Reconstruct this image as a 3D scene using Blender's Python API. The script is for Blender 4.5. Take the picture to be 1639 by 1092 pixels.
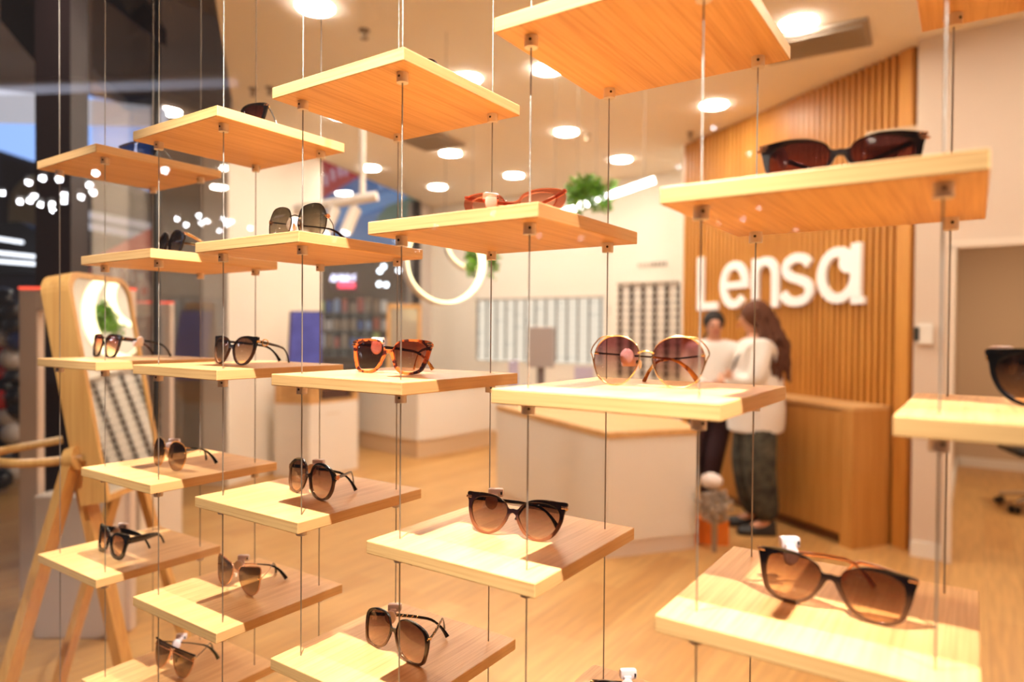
import bpy, bmesh, math, random
from mathutils import Vector, Matrix, Euler
random.seed(7)
scene = bpy.context.scene
for o in list(bpy.data.objects): bpy.data.objects.remove(o)
COL = scene.collection
PI = math.pi

# ------------------------------------------------------------------ camera
CAM = Vector((1.6225, -0.6526, 1.43))
YAW, PIT, ROL, FPX = 0.5992274, -0.01394809, 0.00804098, 1083.0983
FW = Vector((-math.sin(YAW)*math.cos(PIT), math.cos(YAW)*math.cos(PIT), math.sin(PIT)))
_r = Vector((math.cos(YAW), math.sin(YAW), 0)); _u = _r.cross(FW)
RT = _r*math.cos(ROL)+_u*math.sin(ROL); UP = -_r*math.sin(ROL)+_u*math.cos(ROL)
cd = bpy.data.cameras.new('camera'); cam = bpy.data.objects.new('camera', cd); COL.objects.link(cam)
cam.matrix_world = Matrix(((RT.x, UP.x, -FW.x, CAM.x), (RT.y, UP.y, -FW.y, CAM.y), (RT.z, UP.z, -FW.z, CAM.z), (0, 0, 0, 1)))
cd.sensor_width = 36; cd.lens = FPX*36/1639; cd.clip_start = .02; cd.clip_end = 100
cd.dof.use_dof = True; cd.dof.focus_distance = 1.0; cd.dof.aperture_fstop = 2.3
scene.camera = cam

# ------------------------------------------------------------------ world, exposure
w = bpy.data.worlds.new('world'); scene.world = w; w.use_nodes = True
w.node_tree.nodes['Background'].inputs[0].default_value = (.55, .45, .42, 1)
w.node_tree.nodes['Background'].inputs[1].default_value = .09
scene.view_settings.view_transform = 'Standard'; scene.view_settings.look = 'None'
scene.view_settings.exposure = .72; scene.view_settings.gamma = 1; scene.view_settings.use_curve_mapping = False
scene.cycles.max_bounces = 10; scene.cycles.diffuse_bounces = 5; scene.cycles.transparent_max_bounces = 24
scene.cycles.sample_clamp_indirect = 40
scene.cycles.caustics_reflective = False; scene.cycles.caustics_refractive = False

# spotlights in the display window that rake the hanging shelves from the glass side
SPOTS = [(2.2, -.395, 160), (1.15, -.395, 215), (-.05, -.395, 80)]
for i, (sx, sy, pw) in enumerate(SPOTS):
    l = bpy.data.lights.new('window_spot_light', 'SPOT'); l.energy = pw; l.color = (1, .97, .93)
    l.spot_size = math.radians(70); l.spot_blend = .6; l.shadow_soft_size = .012
    lo = bpy.data.objects.new('window_spot_light', l); COL.objects.link(lo)
    lo.location = (sx, sy, 2.6)
    tgt = Vector((sx-.30, .05, 1.1)); lo.rotation_euler = (tgt-lo.location).to_track_quat('-Z', 'Y').to_euler()

def ray(px, py): return FW+RT*((px-819.5)/FPX)-UP*((py-546)/FPX)
def at(px, py, t): return CAM+ray(px, py)*t
def on_z(px, py, z):
    d = ray(px, py); return CAM+d*((z-CAM.z)/d.z)

# ------------------------------------------------------------------ materials
MATS = {}
def nodes(m):
    m.use_nodes = True; return m.node_tree.nodes, m.node_tree.links
def mat(name, col, rough=.5, metal=0., emit=None, es=0., bump=0., bscale=200., var=0., vscale=3., coat=0., trans=0., spec=None):
    if name in MATS: return MATS[name]
    m = bpy.data.materials.new(name); N, L = nodes(m); b = N['Principled BSDF']
    b.inputs['Base Color'].default_value = (*col, 1); b.inputs['Roughness'].default_value = rough; b.inputs['Metallic'].default_value = metal
    if spec is not None: b.inputs['Specular IOR Level'].default_value = spec
    if coat: b.inputs['Coat Weight'].default_value = coat; b.inputs['Coat Roughness'].default_value = .05
    if trans: b.inputs['Transmission Weight'].default_value = trans
    if emit: b.inputs['Emission Color'].default_value = (*emit, 1); b.inputs['Emission Strength'].default_value = es
    tc = N.new('ShaderNodeTexCoord'); nz = N.new('ShaderNodeTexNoise'); nz.inputs['Scale'].default_value = vscale; nz.inputs['Detail'].default_value = 4
    L.new(tc.outputs['Object'], nz.inputs['Vector'])
    if var:
        r = N.new('ShaderNodeValToRGB'); r.color_ramp.elements[0].position = .3; r.color_ramp.elements[1].position = .7
        r.color_ramp.elements[0].color = (*[c*(1-var) for c in col], 1); r.color_ramp.elements[1].color = (*[min(1, c*(1+var)) for c in col], 1)
        L.new(nz.outputs['Fac'], r.inputs[0]); L.new(r.outputs[0], b.inputs['Base Color'])
    if bump:
        n2 = N.new('ShaderNodeTexNoise'); n2.inputs['Scale'].default_value = bscale; L.new(tc.outputs['Object'], n2.inputs['Vector'])
        bp = N.new('ShaderNodeBump'); bp.inputs['Strength'].default_value = bump; bp.inputs['Distance'].default_value = .002
        L.new(n2.outputs['Fac'], bp.inputs['Height']); L.new(bp.outputs[0], b.inputs['Normal'])
    MATS[name] = m; return m
def wood(name, c1, c2, axis, scale=1., rough=.42):
    """Straight oak grain: noise stretched along one axis of the object."""
    if name in MATS: return MATS[name]
    m = bpy.data.materials.new(name); N, L = nodes(m); b = N['Principled BSDF']; b.inputs['Roughness'].default_value = rough
    tc = N.new('ShaderNodeTexCoord'); mp = N.new('ShaderNodeMapping'); s = [260*scale]*3; s[axis] = 7*scale; mp.inputs['Scale'].default_value = s
    L.new(tc.outputs['Object'], mp.inputs[0])
    n1 = N.new('ShaderNodeTexNoise'); n1.inputs['Scale'].default_value = 1.; n1.inputs['Detail'].default_value = 3; L.new(mp.outputs[0], n1.inputs['Vector'])
    mp2 = N.new('ShaderNodeMapping'); s2 = [38*scale]*3; s2[axis] = 2.2*scale; mp2.inputs['Scale'].default_value = s2; L.new(tc.outputs['Object'], mp2.inputs[0])
    n2 = N.new('ShaderNodeTexNoise'); n2.inputs['Scale'].default_value = 1.; n2.inputs['Distortion'].default_value = .4; L.new(mp2.outputs[0], n2.inputs['Vector'])
    mx = N.new('ShaderNodeMath'); mx.operation = 'MULTIPLY_ADD'; mx.inputs[1].default_value = .6; L.new(n1.outputs['Fac'], mx.inputs[0])
    m2 = N.new('ShaderNodeMath'); m2.operation = 'MULTIPLY'; m2.inputs[1].default_value = .4; L.new(n2.outputs['Fac'], m2.inputs[0]); L.new(m2.outputs[0], mx.inputs[2])
    r = N.new('ShaderNodeValToRGB'); r.color_ramp.elements[0].position = .36; r.color_ramp.elements[1].position = .58
    r.color_ramp.elements[0].color = (*c1, 1); r.color_ramp.elements[1].color = (*c2, 1); L.new(mx.outputs[0], r.inputs[0]); L.new(r.outputs[0], b.inputs['Base Color'])
    bp = N.new('ShaderNodeBump'); bp.inputs['Strength'].default_value = .12; bp.inputs['Distance'].default_value = .001
    L.new(n1.outputs['Fac'], bp.inputs['Height']); L.new(bp.outputs[0], b.inputs['Normal'])
    MATS[name] = m; return m
def emis(name, col, s):
    if name in MATS: return MATS[name]
    m = bpy.data.materials.new(name); N, L = nodes(m); N.remove(N['Principled BSDF'])
    e = N.new('ShaderNodeEmission'); e.inputs[0].default_value = (*col, 1); e.inputs[1].default_value = s
    L.new(e.outputs[0], N['Material Output'].inputs[0]); MATS[name] = m; return m
def fres(N, L, ior):
    """Fresnel that reads the same from both sides of a thin pane."""
    f = N.new('ShaderNodeFresnel'); g = N.new('ShaderNodeNewGeometry'); m = N.new('ShaderNodeMix'); m.data_type = 'FLOAT'
    m.inputs[2].default_value = ior; m.inputs[3].default_value = 1/ior; L.new(g.outputs['Backfacing'], m.inputs[0]); L.new(m.outputs[0], f.inputs[0]); return f
def glass(name, tint=(1, 1, 1), ior=1.5, k=1.):
    """Clear pane: light passes straight through, the surface mirrors by Fresnel."""
    if name in MATS: return MATS[name]
    m = bpy.data.materials.new(name); N, L = nodes(m); N.remove(N['Principled BSDF'])
    t = N.new('ShaderNodeBsdfTransparent'); t.inputs[0].default_value = (*tint, 1); g = N.new('ShaderNodeBsdfGlossy'); g.inputs['Roughness'].default_value = 0.
    f = fres(N, L, ior); mm = N.new('ShaderNodeMath'); mm.operation = 'MULTIPLY'; mm.inputs[1].default_value = k
    mx = N.new('ShaderNodeMixShader'); L.new(f.outputs[0], mm.inputs[0]); L.new(mm.outputs[0], mx.inputs[0]); L.new(t.outputs[0], mx.inputs[1]); L.new(g.outputs[0], mx.inputs[2])
    L.new(mx.outputs[0], N['Material Output'].inputs[0]); MATS[name] = m; return m
def grad_lens(name, top, bot, zt=.02, zb=-.02, refl=.9):
    """Gradient sun lens: dark at the top of the lens, lighter below (Generated Z)."""
    m = bpy.data.materials.new(name); N, L = nodes(m); N.remove(N['Principled BSDF'])
    tc = N.new('ShaderNodeTexCoord'); sp = N.new('ShaderNodeSeparateXYZ'); L.new(tc.outputs['Generated'], sp.inputs[0])
    r = N.new('ShaderNodeValToRGB'); r.color_ramp.elements[0].position = .1; r.color_ramp.elements[1].position = .85
    r.color_ramp.elements[0].color = (*[c**.5 for c in bot], 1); r.color_ramp.elements[1].color = (*[c**.5 for c in top], 1); L.new(sp.outputs['Z'], r.inputs[0])
    t = N.new('ShaderNodeBsdfTransparent'); L.new(r.outputs[0], t.inputs[0]); g = N.new('ShaderNodeBsdfGlossy'); g.inputs['Roughness'].default_value = .02
    f = fres(N, L, 1.5); mm = N.new('ShaderNodeMath'); mm.operation = 'MULTIPLY'; mm.inputs[1].default_value = refl
    mx = N.new('ShaderNodeMixShader'); L.new(f.outputs[0], mm.inputs[0]); L.new(mm.outputs[0], mx.inputs[0]); L.new(t.outputs[0], mx.inputs[1]); L.new(g.outputs[0], mx.inputs[2])
    L.new(mx.outputs[0], N['Material Output'].inputs[0]); return m
def grad_acetate(name, top, bot, lo=.35, hi=.75):
    m = bpy.data.materials.new(name); N, L = nodes(m); b = N['Principled BSDF']; b.inputs['Roughness'].default_value = .12; b.inputs['Coat Weight'].default_value = .15
    tc = N.new('ShaderNodeTexCoord'); sp = N.new('ShaderNodeSeparateXYZ'); L.new(tc.outputs['Generated'], sp.inputs[0])
    r = N.new('ShaderNodeValToRGB'); r.color_ramp.elements[0].position = lo; r.color_ramp.elements[1].position = hi
    r.color_ramp.elements[0].color = (*bot, 1); r.color_ramp.elements[1].color = (*top, 1); L.new(sp.outputs['Z'], r.inputs[0]); L.new(r.outputs[0], b.inputs['Base Color']); return m
def tortoise(name, c1, c2, scale=90, pos=.48):
    m = bpy.data.materials.new(name); N, L = nodes(m); b = N['Principled BSDF']; b.inputs['Roughness'].default_value = .12; b.inputs['Coat Weight'].default_value = .15
    tc = N.new('ShaderNodeTexCoord'); nz = N.new('ShaderNodeTexNoise'); nz.inputs['Scale'].default_value = scale; nz.inputs['Detail'].default_value = 2; L.new(tc.outputs['Object'], nz.inputs['Vector'])
    r = N.new('ShaderNodeValToRGB'); r.color_ramp.elements[0].position = pos-.05; r.color_ramp.elements[1].position = pos+.05
    r.color_ramp.elements[0].color = (*c1, 1); r.color_ramp.elements[1].color = (*c2, 1); L.new(nz.outputs['Fac'], r.inputs[0]); L.new(r.outputs[0], b.inputs['Base Color']); return m

OAK1, OAK2 = (.62, .305, .10), (.78, .445, .165)
M_OAK_X = wood('oak_grain_x', OAK1, OAK2, 0); M_OAK_Y = wood('oak_grain_y', OAK1, OAK2, 1); M_OAK_Z = wood('oak_grain_z', (.50, .255, .08), (.64, .36, .13), 2, .5)
M_STEEL = mat('brushed_steel', (.80, .70, .58), .42, .4); M_DARK = mat('dark_hole', (.02, .015, .01), .6)
M_CABLE = mat('steel_cable', (.34, .30, .25), .42, 1., bump=.6, bscale=900)
M_WHITE = mat('white_paint', (.82, .77, .70), .55, var=.02); M_WALL = mat('cream_wall', (.83, .77, .68), .7, bump=.1, bscale=60)
M_WALLR = mat('beige_wall', (.70, .57, .46), .75, bump=.1, bscale=60)
M_LAC = mat('white_lacquer', (.84, .79, .73), .25)
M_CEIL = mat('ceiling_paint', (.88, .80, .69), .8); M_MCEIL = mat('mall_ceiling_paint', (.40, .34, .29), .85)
M_GOLD = mat('gold_metal', (.90, .56, .22), .18, 1.); M_RGOLD = mat('rose_gold_metal', (.95, .52, .30), .2, 1.)
M_BLACK = mat('black_acetate', (.0025, .002, .002), .12, coat=.15); M_DKBR = mat('dark_brown_acetate', (.009, .003, .0025), .14, coat=.15)
M_TAG = mat('tag_plastic', (.84, .70, .66), .25, coat=.4); M_LED = emis('led_disc', (1, .90, .75), 88.)
M_GLASS = glass('window_glass'); M_CHROME = mat('chrome', (.8, .78, .75), .12, 1.)

# ------------------------------------------------------------------ mesh builder
class MB:
    def __init__(s): s.v = []; s.f = []; s.mi = []; s.cur = 0
    def add(s, vs, fs):
        b = len(s.v); s.v += [Vector(p) for p in vs]; s.f += [tuple(b+i for i in f) for f in fs]; s.mi += [s.cur]*len(fs); return s
    def box(s, c, size, rz=0, M=None, bev=0.):
        x, y, z = [a/2 for a in size]
        if bev:
            bm = bmesh.new(); bmesh.ops.create_cube(bm, size=1); bmesh.ops.scale(bm, vec=size, verts=bm.verts)
            bmesh.ops.bevel(bm, geom=bm.edges[:], offset=bev, segments=2, affect='EDGES', profile=.5)
            bm.verts.index_update(); vs = [v.co.copy() for v in bm.verts]; fs = [[v.index for v in f.verts] for f in bm.faces]; bm.free()
        else:
            vs = [Vector(p) for p in [(-x, -y, -z), (x, -y, -z), (x, y, -z), (-x, y, -z), (-x, -y, z), (x, -y, z), (x, y, z), (-x, y, z)]]
            fs = [(0, 3, 2, 1), (4, 5, 6, 7), (0, 1, 5, 4), (1, 2, 6, 5), (2, 3, 7, 6), (3, 0, 4, 7)]
        R = M if M is not None else Matrix.Rotation(rz, 3, 'Z'); c = Vector(c)
        return s.add([c+R@v for v in vs], fs)
    def cyl(s, p0, p1, r0, r1=None, n=20, caps=True):
        r1 = r0 if r1 is None else r1; p0, p1 = Vector(p0), Vector(p1); d = (p1-p0).normalized(); a = d.orthogonal().normalized(); b = d.cross(a)
        vs = []
        for p, r in ((p0, r0), (p1, r1)):
            vs += [p+(a*math.cos(2*PI*i/n)+b*math.sin(2*PI*i/n))*r for i in range(n)]
        fs = [(i, (i+1) % n, n+(i+1) % n, n+i) for i in range(n)]
        if caps: fs += [tuple(reversed(range(n))), tuple(range(n, 2*n))]
        return s.add(vs, fs)
    def tube(s, pts, r, n=8, closed=False, flat=None, upv=(0, 0, 1)):
        """flat=(a,b): elliptical section, a across, b along upv."""
        pts = [Vector(p) for p in pts]; k = len(pts); rs = r if isinstance(r, (list, tuple)) else [r]*k; vs = []; upv = Vector(upv)
        prev = None
        for i, p in enumerate(pts):
            q0 = pts[(i-1) % k] if (closed or i > 0) else p; q1 = pts[(i+1) % k] if (closed or i < k-1) else p
            d = (q1-q0).normalized(); a = d.cross(upv)
            if a.length < 1e-4: a = prev if prev is not None else d.orthogonal()
            a.normalize(); prev = a; b = a.cross(d).normalized()
            for j in range(n):
                t = 2*PI*j/n; ra, rb = (rs[i]*flat[0], rs[i]*flat[1]) if flat else (rs[i], rs[i]); vs.append(p+a*math.cos(t)*ra+b*math.sin(t)*rb)
        fs = []
        for i in range(k if closed else k-1):
            A, B = i*n, ((i+1) % k)*n
            fs += [(A+j, A+(j+1) % n, B+(j+1) % n, B+j) for j in range(n)]
        if not closed: fs += [tuple(reversed(range(n))), tuple(range((k-1)*n, k*n))]
        return s.add(vs, fs)
    def prism(s, poly, z0, z1):
        n = len(poly); vs = [(p[0], p[1], z0) for p in poly]+[(p[0], p[1], z1) for p in poly]
        return s.add(vs, [tuple(reversed(range(n))), tuple(range(n, 2*n))]+[(i, (i+1) % n, n+(i+1) % n, n+i) for i in range(n)])
    def plate(s, quad, th, nrm=None):
        """A solid slab from a planar polygon given in space, th thick along its normal."""
        q = [Vector(p) for p in quad]; nr = Vector(nrm) if nrm else (q[1]-q[0]).cross(q[2]-q[0]).normalized(); n = len(q)
        return s.add(q+[p+nr*th for p in q], [tuple(reversed(range(n))), tuple(range(n, 2*n))]+[(i, (i+1) % n, n+(i+1) % n, n+i) for i in range(n)])
    def ball(s, c, r, n=14, sq=(1, 1, 1), M=None, k=None):
        c = Vector(c); k = k or n//2+1; vs = [Vector((0, 0, 1))]; fs = []
        for i in range(1, k):
            t = PI*i/k
            for j in range(n): a = 2*PI*j/n; vs.append(Vector((math.sin(t)*math.cos(a), math.sin(t)*math.sin(a), math.cos(t))))
        vs.append(Vector((0, 0, -1))); e = len(vs)-1
        for j in range(n):
            fs.append((0, 1+j, 1+(j+1) % n)); fs.append((e, 1+(k-2)*n+(j+1) % n, 1+(k-2)*n+j))
            for i in range(k-2): a = 1+i*n; fs.append((a+j, a+n+j, a+n+(j+1) % n, a+(j+1) % n))
        vs = [Vector((v.x*sq[0]*r, v.y*sq[1]*r, v.z*sq[2]*r)) for v in vs]
        if M is not None: vs = [M@v for v in vs]
        return s.add([c+v for v in vs], fs)
    def xf(s, M): s.v = [M@v for v in s.v]; return s
    def build(s, name, mt, parent=None, smooth=False, local=False):
        me = bpy.data.meshes.new(name); vs = s.v
        if parent is not None and not local:
            chain = parent; org = Matrix.Identity(4)
            inv = world_of(parent).inverted(); vs = [inv@v for v in vs]
        me.from_pydata([tuple(v) for v in vs], [], s.f); mts = mt if isinstance(mt, (list, tuple)) else [mt]
        for m in mts: me.materials.append(m)
        if len(mts) > 1: me.polygons.foreach_set('material_index', s.mi)
        bm = bmesh.new(); bm.from_mesh(me); bmesh.ops.recalc_face_normals(bm, faces=bm.faces[:]); bm.to_mesh(me); bm.free()
        if smooth:
            me.polygons.foreach_set('use_smooth', [True]*len(me.polygons)); me.set_sharp_from_angle(angle=math.radians(42))
        o = bpy.data.objects.new(name, me); COL.objects.link(o)
        if parent is not None: o.parent = parent
        return o
def world_of(o):
    M = Matrix.LocRotScale(o.location, o.rotation_euler, o.scale)
    return world_of(o.parent)@M if o.parent else M
def tag(o, label=None, cat=None, group=None, kind=None):
    if label: o['label'] = label
    if cat: o['category'] = cat
    if group: o['group'] = group
    if kind: o['kind'] = kind
    return o
def thing(name, label, cat, loc=(0, 0, 0), rz=0, group=None):
    o = bpy.data.objects.new(name, None); o.empty_display_size = .05; COL.objects.link(o); o.location = loc; o.rotation_euler = (0, 0, rz); return tag(o, label, cat, group)
def struct(name, mb, m, smooth=False): return tag(mb.build(name, m, smooth=smooth), kind='structure')
def bez(pts, sub=6, closed=True):
    """Catmull-Rom through the points."""
    n = len(pts); out = []
    rng = range(n) if closed else range(n-1)
    for i in rng:
        P = [pts[(i+k) % n] if closed else pts[min(max(i+k, 0), n-1)] for k in (-1, 0, 1, 2)]
        for j in range(sub):
            t = j/sub; out.append(tuple(.5*((2*b)+(-a+c)*t+(2*a-5*b+4*c-d)*t*t+(-a+3*b-3*c+d)*t**3) for a, b, c, d in zip(*P)))
    if not closed: out.append(tuple(pts[-1]))
    return out

# ------------------------------------------------------------------ the setting
H = 3.33
E1, E2, E3_, E4 = (-2.021, 1.62), (-3.548, 2.728), (-4.0, 3.0), (-5.28, 7.32)
struct('floor', MB().plate([(-7, -.42, 0), (3.6, -.42, 0), (3.6, 9, 0), (-7, 9, 0)], .05, (0, 0, -1)), None)
fl = bpy.data.objects['floor']
def plank_mat():
    m = bpy.data.materials.new('oak_planks'); N, L = nodes(m); b = N['Principled BSDF']; b.inputs['Roughness'].default_value = .38
    tc = N.new('ShaderNodeTexCoord'); mp = N.new('ShaderNodeMapping'); mp.inputs['Rotation'].default_value = (0, 0, PI/2); L.new(tc.outputs['Object'], mp.inputs[0])
    br = N.new('ShaderNodeTexBrick'); br.inputs['Scale'].default_value = 1; br.inputs['Brick Width'].default_value = 1.4; br.inputs['Row Height'].default_value = .17; br.inputs['Mortar Size'].default_value = .0015
    br.inputs['Color1'].default_value = (.57, .285, .085, 1); br.inputs['Color2'].default_value = (.66, .365, .125, 1); br.inputs['Mortar'].default_value = (.5, .28, .11, 1); L.new(mp.outputs[0], br.inputs[0])
    m2 = N.new('ShaderNodeMapping'); m2.inputs['Scale'].default_value = (40, 2.5, 1); L.new(tc.outputs['Object'], m2.inputs[0]); nz = N.new('ShaderNodeTexNoise'); nz.inputs['Scale'].default_value = 1; L.new(m2.outputs[0], nz.inputs['Vector'])
    r = N.new('ShaderNodeValToRGB'); r.color_ramp.elements[0].position = .35; r.color_ramp.elements[0].color = (.80, .80, .80, 1); r.color_ramp.elements[1].position = .65; r.color_ramp.elements[1].color = (1, 1, 1, 1); L.new(nz.outputs['Fac'], r.inputs[0])
    mx = N.new('ShaderNodeMix'); mx.data_type = 'RGBA'; mx.blend_type = 'MULTIPLY'; mx.inputs[0].default_value = 1; L.new(br.outputs[0], mx.inputs[6]); L.new(r.outputs[0], mx.inputs[7]); L.new(mx.outputs[2], b.inputs['Base Color']); return m
fl.data.materials.clear(); fl.data.materials.append(plank_mat())
HM = 4.2
b0, b1, b2 = on_z(-250, 150, HM), on_z(250, 152, HM), on_z(430, 150, HM)
struct('ceiling', MB().plate([(.62, -.42, H), (3.6, -.42, H), (3.6, 7.32, H), (E4[0], E4[1], H), (E3_[0], E3_[1], H), (E2[0], E2[1], H), (E1[0], E1[1], H)], .08, (0, 0, 1)), M_CEIL)
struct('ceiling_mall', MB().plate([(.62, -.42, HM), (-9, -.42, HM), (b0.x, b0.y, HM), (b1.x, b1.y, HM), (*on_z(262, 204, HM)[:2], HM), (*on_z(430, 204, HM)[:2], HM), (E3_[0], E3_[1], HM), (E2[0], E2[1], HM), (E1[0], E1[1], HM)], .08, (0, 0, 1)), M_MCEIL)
# right wall with the doorway, the small room behind it
mb = MB(); mb.box((1.392, 4.48, H/2), (.186, .12, H)); mb.box((2.54, 4.48, (2.015+H)/2), (2.11, .12, H-2.015)); mb.box((3.05, 4.48, 1.0075), (1.1, .12, 2.015))
struct('wall_right', mb, M_WALLR)
mb = MB(); mb.box((1.50, 4.40, .99), (.045, .05, 1.98)); mb.box((2.0, 4.40, 1.995), (1.045, .05, .045)); struct('door_1', mb, mat('door_trim', (.80, .68, .56), .5))
mb = MB(); mb.box((1.385, 4.412, .05), (.172, .016, .1)); struct('baseboard_right', mb, M_WHITE)
struct('wall_side', MB().box((3.6, 3.5, H/2), (.1, 7.7, H)), M_WALLR)
mb = MB(); mb.box((2.3, 8.3, 1.35), (2.6, .1, 2.7)); mb.box((1.42, 6.45, 1.35), (.1, 3.7, 2.7)); mb.box((2.3, 6.4, 2.75), (2.6, 3.8, .1)); struct('wall_office', mb, mat('office_wall', (.62, .47, .32), .8))
mb = MB(); mb.box((1.48, 6.4, .05), (.02, 3.6, .1)); mb.box((2.5, 8.24, .05), (2.0, .02, .1)); struct('baseboard_office', mb, M_WHITE)
ol = bpy.data.lights.new('office_light', 'AREA'); ol.energy = 26; ol.size = .6; ol.color = (1, .82, .6); oo = bpy.data.objects.new('office_light', ol); COL.objects.link(oo); oo.location = (2.2, 6.2, 2.68)
# back wall
mb = MB(); mb.box((-2.9, 7.27, H/2), (4.8, .12, H)); mb.box((-1.2, 7.12, H/2), (1.9, .18, H)); struct('wall_back', mb, M_WALL)
struct('wall_corner', MB().plate([(-.86, 6.02, 0), (-.3, 7.2, 0), (-.3, 7.2, H), (-.86, 6.02, H)], .1), M_WALL)
# left wall: pier, then tall shop window, then a sliver of wall
def seg(mb, a, b, th, z0, z1):
    a, b = Vector((*a, 0)), Vector((*b, 0)); d = (b-a).normalized(); n = Vector((-d.y, d.x, 0))
    mb.prism([(a.x, a.y), (b.x, b.y), (b.x+n.x*th, b.y+n.y*th), (a.x+n.x*th, a.y+n.y*th)], z0, z1); return mb
struct('wall_left', seg(MB(), (-3.98, 2.97), (-4.43, 4.41), .28, 0, H), M_WALL)
struct('wall_left_end', seg(MB(), (-5.13, 6.82), (-5.28, 7.32), .2, 0, H), mat('grey_wall', (.62, .56, .52), .7))
mb = seg(MB(), (-4.50, 4.45), (-5.14, 6.80), .012, 0.02, H-.02); struct('window_2', mb, M_GLASS)
mb = seg(MB(), (-5.10, 6.72), (-5.135, 6.84), .08, 0, H); struct('trim_1', mb, mat('dark_frame', (.03, .022, .025), .4))
# dark post and glazing of the side entrance
M_POST = mat('dark_brown_metal', (.016, .006, .007), .5)
pc = at(100, 400, 3.4); pc.z = 0
struct('trim_2', MB().box((pc.x, pc.y, HM/2), (.175, .14, HM), YAW), M_POST)
mc = at(249, 400, 5.0); struct('trim_3', MB().box((mc.x, mc.y, HM/2), (.038, .05, HM), YAW), mat('black_mullion', (.01, .01, .012), .4))
struct('window_3', seg(MB(), (pc.x+.05, pc.y+.12), (mc.x, mc.y), .01, .02, HM-.02), M_GLASS)
struct('window_4', seg(MB(), (mc.x, mc.y), (-3.97, 2.95), .01, .02, HM-.02), M_GLASS)
# display window glass between the camera and the shelves
struct('window_1', MB().box((0, -.42, 1.66), (7.1, .0004, 3.3)), M_GLASS)
w1 = bpy.data.objects['window_1']
# a single sheet: keep only the front face of the pane so light is reflected once
bm = bmesh.new(); bm.from_mesh(w1.data); bmesh.ops.delete(bm, geom=[f for f in bm.faces if f.normal.y > -.5], context='FACES'); bm.to_mesh(w1.data); bm.free()

# slatted timber wall
WD, WN = Vector((-.8211, .5708, 0)), Vector((-.5708, -.8211, 0))    # along the wall to the left; out into the room
W0 = Vector((1.27, 4.53, 0))
def on_wall(u, z, out=0.): p = W0+WD*u+WN*out; return Vector((p.x, p.y, z))
sw = MB(); LW = 2.57
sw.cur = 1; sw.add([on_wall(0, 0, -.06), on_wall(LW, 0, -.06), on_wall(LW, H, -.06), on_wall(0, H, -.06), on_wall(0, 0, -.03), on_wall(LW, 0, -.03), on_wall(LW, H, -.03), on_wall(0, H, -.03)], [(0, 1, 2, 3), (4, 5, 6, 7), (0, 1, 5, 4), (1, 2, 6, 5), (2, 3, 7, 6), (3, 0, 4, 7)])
def wbox(mb, u0, u1, z0, z1, d0, d1):
    P = [on_wall(u, z, d) for d in (d0, d1) for (u, z) in ((u0, z0), (u1, z0), (u1, z1), (u0, z1))]
    return mb.add(P, [(0, 1, 2, 3), (4, 5, 6, 7), (0, 1, 5, 4), (1, 2, 6, 5), (2, 3, 7, 6), (3, 0, 4, 7)])
sw.cur = 0; wbox(sw, 0, .105, 0, H-.005, -.03, .012)
u = .135
while u < LW-.04: wbox(sw, u, u+.027, 0, H-.005, -.03, .010); u += .055
so = sw.build('slatted_wall_panel', [wood('oak_slats', (.54, .215, .035), (.68, .315, .06), 2, .4), mat('slat_gap_shade_backing', (.22, .075, .012), .7)]); tag(so, 'tall wall panel of vertical orange oak slats behind the white letters', 'wall panel')  # backing colour darkened to stand for shade between the slats

# white letters on the slats
sgn = thing('store_sign', 'large white lettering reading Lensa on the slatted oak wall', 'sign', on_wall(1.2, 1.65, .03))
M_SIGN = mat('white_sign', (.92, .88, .84), .4, emit=(1, .93, .86), es=.08)
def stroke(mb, pts, wd, d0=.012, d1=.045):
    """Ribbon of width wd along 2D points (u to the viewer's right, z up) extruded off the wall."""
    n = len(pts); L_, R_ = [], []
    for i in range(n):
        a = pts[max(i-1, 0)]; b = pts[min(i+1, n-1)]; dx, dy = b[0]-a[0], b[1]-a[1]; l = math.hypot(dx, dy) or 1
        nx, ny = -dy/l*wd/2, dx/l*wd/2; L_.append((pts[i][0]+nx, pts[i][1]+ny)); R_.append((pts[i][0]-nx, pts[i][1]-ny))
    vs = []
    for d in (d0, d1):
        for P in (L_, R_): vs += [on_wall(-p[0], p[1], d) for p in P]
    fs = []
    for i in range(n-1):
        fs += [(i, i+1, n+i+1, n+i), (2*n+i, 3*n+i, 3*n+i+1, 2*n+i+1), (i, 2*n+i, 2*n+i+1, i+1), (n+i, n+i+1, 3*n+i+1, 3*n+i)]
    fs += [(0, n, 3*n, 2*n), (n-1, 3*n-1, 4*n-1, 2*n-1)]
    mb.add(vs, fs)
def arc(cx, cz, rx, rz, a0, a1, n=26): return [(cx+rx*math.cos(math.radians(a0+(a1-a0)*i/n)), cz+rz*math.sin(math.radians(a0+(a1-a0)*i/n))) for i in range(n+1)]
B = 1.65; SWD = .074
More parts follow.
